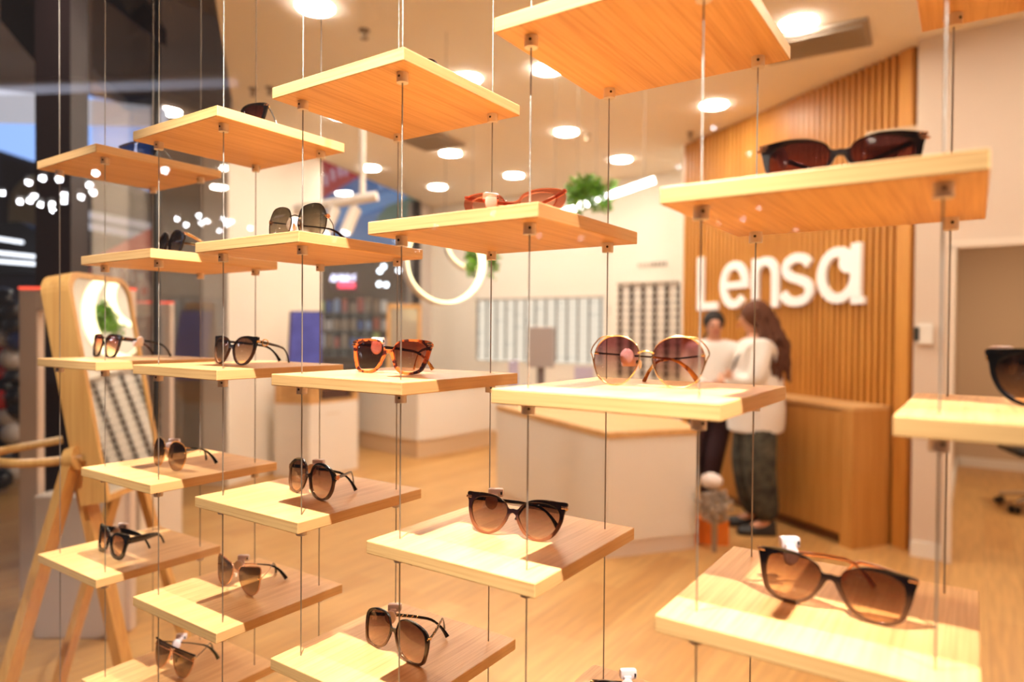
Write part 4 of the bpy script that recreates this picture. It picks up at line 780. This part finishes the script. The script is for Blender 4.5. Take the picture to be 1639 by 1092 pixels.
def sweater(par, J, hem, dz=.0, name='sweater', wide=1., deep=1.):
    P = {'m': (V((0, 0, 1.06)), (.185*wide, .175*deep)), 'c': (V((0, .005, 1.22)), (.175*wide, .155*deep)), 't': (V((0, .0, 1.335)), (.13*wide, .10)), 'n': (V((0, -.0, 1.395)), (.07, .066))}
    E_ = [('m', 'c'), ('c', 't'), ('t', 'n')]
    for s_ in 'LR':
        P['s'+s_] = (J['sh'+s_][0]+V((0, 0, -.01)), .082); P['e'+s_] = (J['el'+s_][0], .075); P['w'+s_] = (J['el'+s_][0].lerp(J['wr'+s_][0], .88), .047); E_ += [('t', 's'+s_), ('s'+s_, 'e'+s_), ('e'+s_, 'w'+s_)]
    o = skin(P, E_, name, M_SWT, par); mb = MB(); n = 40; zs = [(hem-.012, .93, .90), (hem, 1.0, 1.0), (hem+.06, 1.02, 1.02), (hem+.16, 1.03, 1.04), (1.02, 1.0, 1.0), (1.12, .97, .94), (1.22, .86, .84)]; vs = []
    for z, a, b in zs: vs += [V((.188*wide*a*math.cos(t_), .008+.172*deep*b*math.sin(t_)+.004*math.sin(3*t_+z*20), z)) for t_ in [2*PI*i/n for i in range(n)]]
    mb.add(vs, [(k*n+i, k*n+(i+1) % n, (k+1)*n+(i+1) % n, (k+1)*n+i) for k in range(len(zs)-1) for i in range(n)]+[tuple(range(n)), tuple(range((len(zs)-1)*n, len(zs)*n))])
    t2 = mb.build('tmp', M_SWT, par, True, True); bm = bmesh.new(); bm.from_mesh(o.data); bm.from_mesh(t2.data); bm.to_mesh(o.data); bm.free(); o.data.polygons.foreach_set('use_smooth', [True]*len(o.data.polygons)); bpy.data.objects.remove(t2); return o
def trousers(par, J, m, rw=1.):
    P = {'p': (V((0, .01, .92)), (.165, .135)), 'q': (V((0, .01, .99)), (.15, .12))}; E_ = [('p', 'q')]
    for s_ in 'LR': P['h'+s_] = (J['hip'+s_][0], .11*rw); P['k'+s_] = (J['kn'+s_][0], .095*rw); P['c'+s_] = (J['kn'+s_][0].lerp(J['an'+s_][0], .6), .085*rw); P['a'+s_] = (J['an'+s_][0]+V((0, .005, -.012)), .068*rw); E_ += [('p', 'h'+s_), ('h'+s_, 'k'+s_), ('k'+s_, 'c'+s_), ('c'+s_, 'a'+s_)]
    return skin(P, E_, 'trousers', m, par)
def shoes(par, J):
    for s_ in 'LR':
        a, b = J['an'+s_][0], J['ball'+s_][0]; d = V((b.x-a.x, b.y-a.y, 0)).normalized(); h0 = V((a.x, a.y, .0))-d*.055
        mb = MB(); 
        vs = []; n = 12; rings = [(0, .034, .085), (.05, .042, .10), (.11, .042, .085), (.17, .047, .062), (.225, .044, .050), (.262, .020, .032)]; sd_ = V((-d.y, d.x, 0))
        for (q, wd, hh) in rings:
            for i in range(n): t_ = PI*i/(n-1); vs.append(h0+d*q+sd_*wd*math.cos(t_)+V((0, 0, .012+hh*math.sin(t_))))
            vs += [h0+d*q-sd_*wd, h0+d*q+sd_*wd]
        m_ = n+2; fs = [(i*m_+j_, i*m_+(j_+1) % m_, (i+1)*m_+(j_+1) % m_, (i+1)*m_+j_) for i in range(len(rings)-1) for j_ in range(m_)]+[tuple(range(m_)), tuple(range((len(rings)-1)*m_, len(rings)*m_))]
        mb.add(vs, fs).build('shoe', M_SHOE, par, True, True)
sweater(pw, J, .735, wide=1.04, deep=1.12); trousers(pw, J, M_CAMO, 1.28); shoes(pw, J)
# long wavy hair: cap plus many wavy locks falling down the back
def hair(par, c, m, length, seed, back=True):
    R_ = random.Random(seed); mb = MB(); mb.ball(c+V((0, .022, .022)), .108, 22, (.92, 1.0, 1.02))
    for k in range(80):
        a = R_.uniform(.12, PI-.12) if k > 16 else R_.choice([R_.uniform(-.35, .12), R_.uniform(PI-.12, PI+.35)]); r0 = .088; st = c+V((r0*math.cos(a), .02+r0*math.sin(a), R_.uniform(-.02, .075))); L_ = length*R_.uniform(.75, 1); pts = []; ph = R_.uniform(0, 6)
        for q in range(12):
            u_ = q/11; sp = 1+1.0*min(1, u_*1.7)*(1-.25*u_); pts.append(V((c.x+(st.x-c.x)*sp+.011*math.sin(ph+u_*13), c.y+(st.y-c.y)*(1+.95*min(1, u_*1.6))+.04*u_+.011*math.cos(ph+u_*13), st.z-L_*u_)))
        mb.tube(pts, [.016*(1-.5*abs(u_/11-.35)) for u_ in range(12)], 7)
    return mb.build('hair', m, par, True, True)
hair(pw, V((0, -.02, 1.545)), M_HAIR, .47, 2)
mb = MB(); mb.tube([V((.10, -.05, 1.385)), V((.07, -.15, 1.25)), V((-.02, -.175, 1.08)), V((-.12, -.16, .92)), V((-.17, -.08, .83))], .012, 8, flat=(1.2, .35)); mb.build('bag_strap', M_STRAP, pw, True, True)
# second woman facing the glass, dark hair tied back
p2 = thing('person', 'woman with dark tied-back hair and white sweater standing behind the gold sunglasses, facing the glass', 'person', (-.10, 4.74, 0), .42)
J2 = {'pelvis': (V((0, .01, .90)), .125), 'belly': (V((0, 0, 1.03)), .11), 'chest': (V((0, -.01, 1.18)), .12), 'collar': (V((0, 0, 1.32)), .072), 'neck': (V((0, -.005, 1.385)), .046), 'jaw': (V((0, -.03, 1.432)), .052), 'face': (V((0, -.025, 1.492)), .080), 'crown': (V((0, -.005, 1.548)), .066), 'nose': (V((0, -.112, 1.478)), .010),
     'shL': (V((-.165, 0, 1.305)), .056), 'elL': (V((-.21, -.02, 1.05)), .043), 'wrL': (V((-.06, -.19, 1.02)), .027), 'palmL': (V((.015, -.205, 1.02)), .03),
     'shR': (V((.165, 0, 1.305)), .056), 'elR': (V((.21, -.02, 1.05)), .043), 'wrR': (V((.08, -.215, 1.0)), .027), 'palmR': (V((.005, -.235, .985)), .03),
     'hipL': (V((-.082, .01, .83)), .092), 'knL': (V((-.15, -.01, .47)), .058), 'anL': (V((-.19, .03, .09)), .04), 'ballL': (V((-.20, -.095, .035)), .033),
     'hipR': (V((.082, .01, .83)), .092), 'knR': (V((.01, -.02, .47)), .058), 'anR': (V((-.04, .03, .09)), .04), 'ballR': (V((-.035, -.095, .035)), .033)}
body(p2, J2, M_SKIN2); face(p2, V((0, -.03, 1.487)), .95, M_SKIN2); sweater(p2, {k: (p-V((0, 0, .0)), r) for k, (p, r) in J2.items()}, .80, wide=.98); trousers(p2, J2, M_PURP, .95); shoes(p2, J2)
mb = MB(); mb.ball(V((0, .018, 1.525)), .092, 20, (.93, .98, .98)); mb.ball(V((0, .10, 1.50)), .04, 14)
for k in range(10): mb.tube([V((.02*math.cos(k), .11+.01*math.sin(k), 1.50)), V((-.05, .12, 1.42)), V((-.085+.01*math.cos(k), .04, 1.34)), V((-.085+.012*math.cos(k), -.07+.01*math.sin(k), 1.27))], .011, 6)
mb.build('hair', M_HAIRD, p2, True, True)
# ------------------------------------------------------------------ mall beyond the side entrance and the rear window
def facing(px0, py0, px1, py1, t, th=.06):
    """A solid board parallel to the far mall front, spanning two picture corners at distance t."""
    q = [at(px0, py0, t), at(px1, py0, t), at(px1, py1, t), at(px0, py1, t)]; return MB().plate(q, th, (FW.x, FW.y, 0))
def quad(pts, t, th=.06): return MB().plate([at(x, y, t) for x, y in pts], th, (FW.x, FW.y, 0))
g0 = at(330, 500, 16)
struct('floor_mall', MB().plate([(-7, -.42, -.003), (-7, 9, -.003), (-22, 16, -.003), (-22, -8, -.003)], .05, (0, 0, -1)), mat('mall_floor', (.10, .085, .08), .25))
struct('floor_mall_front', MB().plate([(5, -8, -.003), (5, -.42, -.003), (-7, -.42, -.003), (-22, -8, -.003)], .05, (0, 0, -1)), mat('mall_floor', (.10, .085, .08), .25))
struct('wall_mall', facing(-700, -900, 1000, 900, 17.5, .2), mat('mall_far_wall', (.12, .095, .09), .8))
M_SKY = emis('atrium_daylight', (.26, .42, .84), 1.0)
sk = tag(quad([(-220, 60), (250, 180), (250, 310), (128, 262), (66, 262), (-220, 170)], 14).build('atrium_window', M_SKY), 'blue daylight window of the mall atrium seen past the dark post', 'window')
bf = tag(quad([(-220, 120), (262, 172), (262, 200), (-220, 188)], 6.6, .08).build('bulkhead_fascia', mat('bulkhead_white_glow', (.66, .63, .66), .6, emit=(.85, .88, 1), es=.35)), 'white bulkhead band running above the blue atrium window', 'fascia')  # band glows by itself in place of the cove lighting that falls on it
for i, (q, lb) in enumerate([([(-120, -60), (80, -60), (74, 100), (56, 100), (-120, -90)], 'black ceiling beam cutting the top left corner of the photo'), ([(125, -60), (200, -60), (252, 36), (252, 66), (160, 0)], 'black slanting ceiling beam right of the dark post')]):
    pts = [(0, -60), (70, -60), (72, 96), (55, 98), (0, 32)] if i == 0 else [(140, -50), (196, -50), (252, 36), (252, 64), (158, -8)]
    tag(quad(pts, 4.6, .12).build('ceiling_beam', mat('beam_black', (.020, .010, .014), .5)), lb, 'beam')
tag(quad([(0, 250), (66, 268), (128, 268), (250, 322), (250, 370), (0, 380)], 13.5, .3).build('shop_roof', mat('slate_roof', (.10, .085, .095), .7)), 'dark slanting kiosk roof below the blue atrium window', 'roof')
ar = bez([(14, 420), (14, 330), (28, 295), (56, 280), (74, 290), (78, 420)], 6, False); tag(quad(ar, 12.5, .3).build('arched_panel', mat('arch_beige', (.42, .33, .20), .6)), 'beige arched shopfront panel left of the dark post', 'shopfront')
ba = bez([(-30, 440), (-20, 372), (20, 355), (50, 366), (64, 400), (66, 440)], 5, False); tag(quad(ba, 9.5, .3).build('black_arch_reflection', mat('arch_black', (.012, .010, .014), .5)), 'dark panel for a black arch mirrored in the glass at the far left', 'arch')  # arch mirrored in the front glass, built as a dark panel beyond it
M_STRIP = emis('strip_reflection', (.85, .90, 1), 1.6)  # strips mirrored in the front glass, built as glowing tubes beyond it
for i, (a, b, lb) in enumerate([((-30, 378), (36, 388), 'short glowing tube for a strip reflection over the black arch'), ((-30, 402), (124, 418), 'long upper glowing tube for a strip reflection across the dark post'), ((-30, 416), (124, 428), 'long lower glowing tube for a strip reflection just above the mirror')]):
    A_, B2 = at(*a, 3.25 if a[0] == 86 else 9.0), at(*b, 3.25 if a[0] == 86 else 9.0); tag(MB().tube([A_, B2], .008 if a[0] == 86 else .022, 8).build('strip_reflection', M_STRIP), lb, 'strip light', 'strip-light reflections built as tubes')
# white bench-like ribs and red promotional truss in the middle left
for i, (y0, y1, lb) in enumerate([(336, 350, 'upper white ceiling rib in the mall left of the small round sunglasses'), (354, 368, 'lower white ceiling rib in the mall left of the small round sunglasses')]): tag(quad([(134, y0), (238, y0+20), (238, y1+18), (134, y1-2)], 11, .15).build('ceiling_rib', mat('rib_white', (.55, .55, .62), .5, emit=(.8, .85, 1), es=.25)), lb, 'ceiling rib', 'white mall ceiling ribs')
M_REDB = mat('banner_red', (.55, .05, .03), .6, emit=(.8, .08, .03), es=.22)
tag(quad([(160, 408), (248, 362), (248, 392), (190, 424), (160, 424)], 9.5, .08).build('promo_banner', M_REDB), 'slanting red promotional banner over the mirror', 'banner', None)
rb = thing('promo_stand', 'dark red promotional stand with pale heart-like marks behind the mirror', 'banner', at(215, 560, 9.3)); facing(140, 426, 250, 640, 9.3).build('board', mat('banner_dark_red', (.22, .03, .04), .6), rb)
mb = MB()
for (x, y) in [(178, 442), (200, 438), (220, 450)]: mb.plate([at(x, y-12, 9.28), at(x+8, y-14, 9.28), at(x+14, y+12, 9.28), at(x+6, y+14, 9.28)], .02, (FW.x, FW.y, 0))
mb.build('stripe_marks', mat('mark_white', (.75, .65, .65), .6), rb)
mb = MB(); mb.plate([at(x, y, 9.25) for x, y in bez([(230, 505), (222, 478), (220, 458), (230, 446), (240, 458), (240, 478)], 4)], .02, (FW.x, FW.y, 0)); mb.build('pin_mark', mat('mark_pink', (.70, .45, .42), .6), rb)
mb = MB().plate([at(x, y, 9.22) for x, y in bez([(226, 466), (230, 460), (235, 466), (230, 473)], 4)], .02, (FW.x, FW.y, 0)); mb.build('pin_dot', M_REDB, rb)
# grey panel wall behind the glazing next to the pier
struct('wall_mall_near', facing(252, 206, 392, 790, 7.2, .1), mat('mall_grey_wall', (.36, .29, .23), .7, var=.12, vscale=2))
# anti-theft gates at the side entrance
def gate(px0, px1, t, zt, label, solid=None, inner=.3):
    a, b = at(px0, 600, t), at(px1, 600, t); a.z = b.z = 0; d = (b-a); w_ = d.length; rz = math.atan2(d.y, d.x)
    g = thing('security_gate', label, 'security gate', (a+b)/2, rz, 'anti-theft gates at the side entrance'); M_G = mat('gate_white', (.70, .56, .46), .45)
    s_ = .09 if solid else .075; mb = MB()
    for sx in (-1, 1): mb.box((sx*(w_/2-s_/2), 0, zt/2), (s_, .05, zt), bev=.006)
    mb.box((0, 0, zt-.05), (w_-2*s_+.01, .048, .10)); mb.box((0, 0, .04), (w_-2*s_+.01, .048, .08)); mb.build('gate_frame', M_G, g, local=True)
    mb = MB(); mb.box((0, 0, zt+.006), (w_, .052, .012)); mb.build('red_top_edge', emis('gate_red', (1, .10, .05), 1.1), g, local=True)  # red top edge drawn with an even glow of its own
    if solid: MB().box((.05, -.05, solid/2), (w_*.72, .12, solid), bev=.01).build('lower_panel', mat('gate_panel', (.62, .52, .44), .5), g, local=True)
    if not solid:
        mb = MB()
        for z in (.72, .80): mb.box((0, 0, z), (w_-2*s_+.01, .03, .03))
        mb.box((0, 0, .3), (w_-2*s_+.01, .03, .45)); mb.build('cross_panel', M_G, g, local=True)
gate(36, 214, 3.2, 1.61, 'nearer white anti-theft gate with a red top edge behind the standing mirror', .66); gate(188, 276, 5.2, 1.625, 'farther white anti-theft gate with a red top edge, right of the mirror')
MB_ = MB().ball((0, 0, 0), .01, 8); 
# balloon column at the far left
R_ = random.Random(4)
bl = [(8, 478, 'k'), (20, 498, 'k'), (2, 515, 'k'), (24, 520, 'k'), (10, 540, 'w'), (30, 545, 'b'), (0, 556, 'r'), (18, 575, 'w'), (4, 598, 'r'), (24, 604, 'k'), (8, 622, 'k'), (26, 636, 'k'), (0, 640, 'r'), (14, 666, 'w'), (30, 656, 'k'), (20, 694, 'w'), (4, 700, 'k'), (26, 722, 'k'), (8, 732, 'k'), (20, 755, 'w'), (2, 768, 'k')]
cn = {'k': ('black', (.012, .012, .022)), 'w': ('white', (.62, .58, .55)), 'r': ('red', (.50, .015, .02)), 'b': ('navy', (.03, .04, .16))}; cnt = {}
hw = ['topmost', 'second', 'third', 'fourth', 'fifth', 'sixth', 'seventh', 'eighth', 'ninth', 'tenth', 'eleventh', 'twelfth']
for (px, py, c) in bl:
    nm, co = cn[c]; cnt[c] = cnt.get(c, -1)+1; p = at(px, py, 5.9+R_.uniform(-.06, .06)); g = thing('balloon', f'{nm} balloon, {hw[cnt[c]]} {nm} one from the top of the balloon column', 'balloon', p, R_.uniform(0, 6), 'balloons of the column at the far left'); M_ = Euler((R_.uniform(-.9, .9), R_.uniform(-.9, .9), 0)).to_matrix()
    MB().ball((0, 0, 0), .088, 18, (1, 1, 1.1), M_).build('balloon_skin', mat('balloon_'+nm, co, .3, coat=.3), g, True, True); k = M_@Vector((0, 0, -.102)); MB().cyl(M_@Vector((0, 0, -.094)), k, .004, .010, 8).build('knot', MATS['balloon_'+nm], g, True, True)
pp = at(14, 500, 6.12); tag(MB().cyl((pp.x, pp.y, 0), (pp.x, pp.y, 1.75), .03, n=12).build('balloon_pole', mat('pole_dark', (.03, .03, .035), .5)), 'dark pole carrying the balloon column at the far left', 'pole')
# white low plinth and planter near the mirror
tag(MB().box((0, 0, .27), (.55, .45, .54), bev=.01).build('display_plinth', mat('plinth_white', (.74, .64, .54), .5)), 'low white plinth behind the legs of the standing mirror', 'plinth'); bpy.data.objects['display_plinth'].location = Vector((*at(196, 800, 4.4)[:2], 0)); bpy.data.objects['display_plinth'].rotation_euler = (0, 0, .5)
# rear window view: banners, kiosk, glowing sign
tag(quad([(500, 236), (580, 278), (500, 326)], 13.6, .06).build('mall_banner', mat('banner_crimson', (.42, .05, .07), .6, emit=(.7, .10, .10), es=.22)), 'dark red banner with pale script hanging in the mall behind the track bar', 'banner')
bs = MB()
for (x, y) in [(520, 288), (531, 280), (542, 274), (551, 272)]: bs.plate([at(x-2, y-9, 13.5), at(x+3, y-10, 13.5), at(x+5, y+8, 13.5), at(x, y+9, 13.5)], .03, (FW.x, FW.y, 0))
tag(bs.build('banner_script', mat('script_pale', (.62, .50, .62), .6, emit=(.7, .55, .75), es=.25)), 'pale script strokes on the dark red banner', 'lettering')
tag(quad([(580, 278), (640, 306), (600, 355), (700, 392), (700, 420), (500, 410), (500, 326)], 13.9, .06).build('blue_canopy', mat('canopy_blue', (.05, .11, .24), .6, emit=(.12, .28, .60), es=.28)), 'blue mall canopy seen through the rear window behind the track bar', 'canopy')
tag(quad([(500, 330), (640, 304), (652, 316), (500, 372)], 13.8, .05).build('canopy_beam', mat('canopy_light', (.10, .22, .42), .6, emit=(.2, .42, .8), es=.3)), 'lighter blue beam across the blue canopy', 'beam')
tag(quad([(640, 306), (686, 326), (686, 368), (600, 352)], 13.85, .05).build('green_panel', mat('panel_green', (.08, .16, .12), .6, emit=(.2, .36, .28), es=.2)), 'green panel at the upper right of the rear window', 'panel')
st_ = thing('mall_shopfront', 'dim brown shopfront with packed shelves behind the rear window', 'shopfront', at(600, 560, 13.4)); facing(500, 412, 692, 660, 13.4, .3).build('shop_back', mat('shop_brown', (.13, .075, .06), .7), st_)
for (y, z) in ((500, 0), (528, 0), (556, 0), (584, 0)): facing(508, y, 692, y+4, 13.2, .2).build('shop_shelf', mat('shop_shelf', (.28, .22, .19), .6), st_)
PAL = [(.55, .62, .75), (.65, .55, .48), (.42, .48, .12), (.50, .12, .08), (.10, .14, .35), (.75, .70, .62), (.32, .20, .12), (.30, .36, .52)]
R_ = random.Random(21); cname = ['pale blue', 'beige', 'olive', 'red', 'navy', 'cream', 'brown', 'steel blue']; rown = ['top', 'second', 'third']
for r_, y in enumerate((500, 528, 556)):
    for k in range(14):
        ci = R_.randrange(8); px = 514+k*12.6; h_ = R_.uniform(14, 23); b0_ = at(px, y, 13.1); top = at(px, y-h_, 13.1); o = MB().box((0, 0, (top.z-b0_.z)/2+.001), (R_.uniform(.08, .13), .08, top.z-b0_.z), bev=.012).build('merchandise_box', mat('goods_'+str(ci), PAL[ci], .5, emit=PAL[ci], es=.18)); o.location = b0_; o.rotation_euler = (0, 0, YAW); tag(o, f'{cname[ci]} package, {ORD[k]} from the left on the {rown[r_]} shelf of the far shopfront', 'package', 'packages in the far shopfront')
sp_ = thing('glowing_shop_sign', 'glowing blue-white word over a red strip, seen through the rear window', 'sign', at(548, 450, 13.0)); facing(526, 434, 574, 466, 13.05, .05).build('sign_board', mat('sign_dark', (.08, .03, .04), .5), sp_)
for k, q in enumerate([[(0, -1), (.5, 1), (1, -1)], [(.1, 1), (.1, -1)], [(0, 1), (0, -1), (1, 1), (1, -1)], [(0, -1), (.5, 1), (1, -1)], [(.1, 1), (.1, -1)], [(1, 1), (0, .3), (1, -.3), (0, -1)]]):
    x0 = 530+k*6.8; MB().tube([at(x0+a*4.4, 445-b*5, 12.98) for a, b in q], .014, 6).build('sign_letter', emis('sign_blue', (.66, .70, 1), 3.2), sp_)
facing(541, 453, 568, 461, 12.98, .02).build('red_strip', emis('sign_red', (1, .05, .12), 1.8), sp_)
small_l = [(608, 434), (614, 427), (638, 433), (684, 441), (607, 455), (618, 456)]
for i, (x, y) in enumerate(small_l): tag(MB().ball(at(x, y, 12.6), .042, 10).build('shop_lamp', emis('shop_lamp', (.80, .90, 1), 5)), ['bluish shop lamp, lower of the pair under the middle shelf corner', 'bluish shop lamp, upper of the pair under the middle shelf corner', 'bluish shop lamp between the pair and the ring lamp', 'bluish shop lamp showing inside the ring lamp', 'left half of the oval bluish lamp below the pair', 'right half of the oval bluish lamp below the pair'][i], 'lamp', 'lamps of the far mall shop')
# ------------------------------------------------------------------ mall lights behind the camera, seen mirrored in the window glass
def behind(px, py, z):
    d = ray(px, py); h_ = CAM+d*((-.42-CAM.y)/d.y); m = Vector((d.x, -d.y, d.z)); return h_+m*((z-h_.z)/m.z)
M_MDL = emis('mall_spot', (.90, .93, 1), 60); dd = thing
pos_px = [(3,308),(32,322),(48,320),(55,313),(65,327),(83,326),(84,335),(103,311),(103,321),(130,314),(149,307),(143,295),(68,284),(46,291),(95,286),(153,276),(264,271),(283,349),(298,359),(318,344),(322,356),(331,353),(351,369),(358,349),(363,358),(370,354),(400,364),(534,383),(632,386),(668,402),(697,363),(790,340),(863,377),(930,381),(1086,267),(1142,203),(1199,245),(1215,332),(1190,350),(1150,356),(1275,367)]
for i, (px, py) in enumerate(pos_px):
    z = 3.6 if px < 450 else 3.9; p = behind(px, py, z); t = thing('mall_spotlight', 'small round mall ceiling spotlight out in front of the shop window', 'ceiling light', p, 0, 'mall spotlights mirrored in the window glass')
    MB().ball((0, 0, -.01), .034 if px < 450 else .026, 12).build('lamp_face', M_MDL if px < 450 else emis('mall_spot_dim', (.90, .93, 1), 26), t, True, True); MB().cyl((0, 0, .006), (0, 0, .09), .05, n=16).build('lamp_can', M_WHITE, t, True, True)
A_, B2 = behind(-60, 148, 4.2), behind(378, 133, 4.2); lt = thing('mall_light_cove', 'long white light strip of the mall ceiling mirrored across the upper left glass', 'strip light', A_); MB().tube([A_, B2], .05, 8).build('diffuser', emis('cove', (.78, .80, 1), 1.2), lt); MB().tube([A_+Vector((0, 0, .08)), B2+Vector((0, 0, .08))], .04, 6).build('housing', M_WHITE, lt)
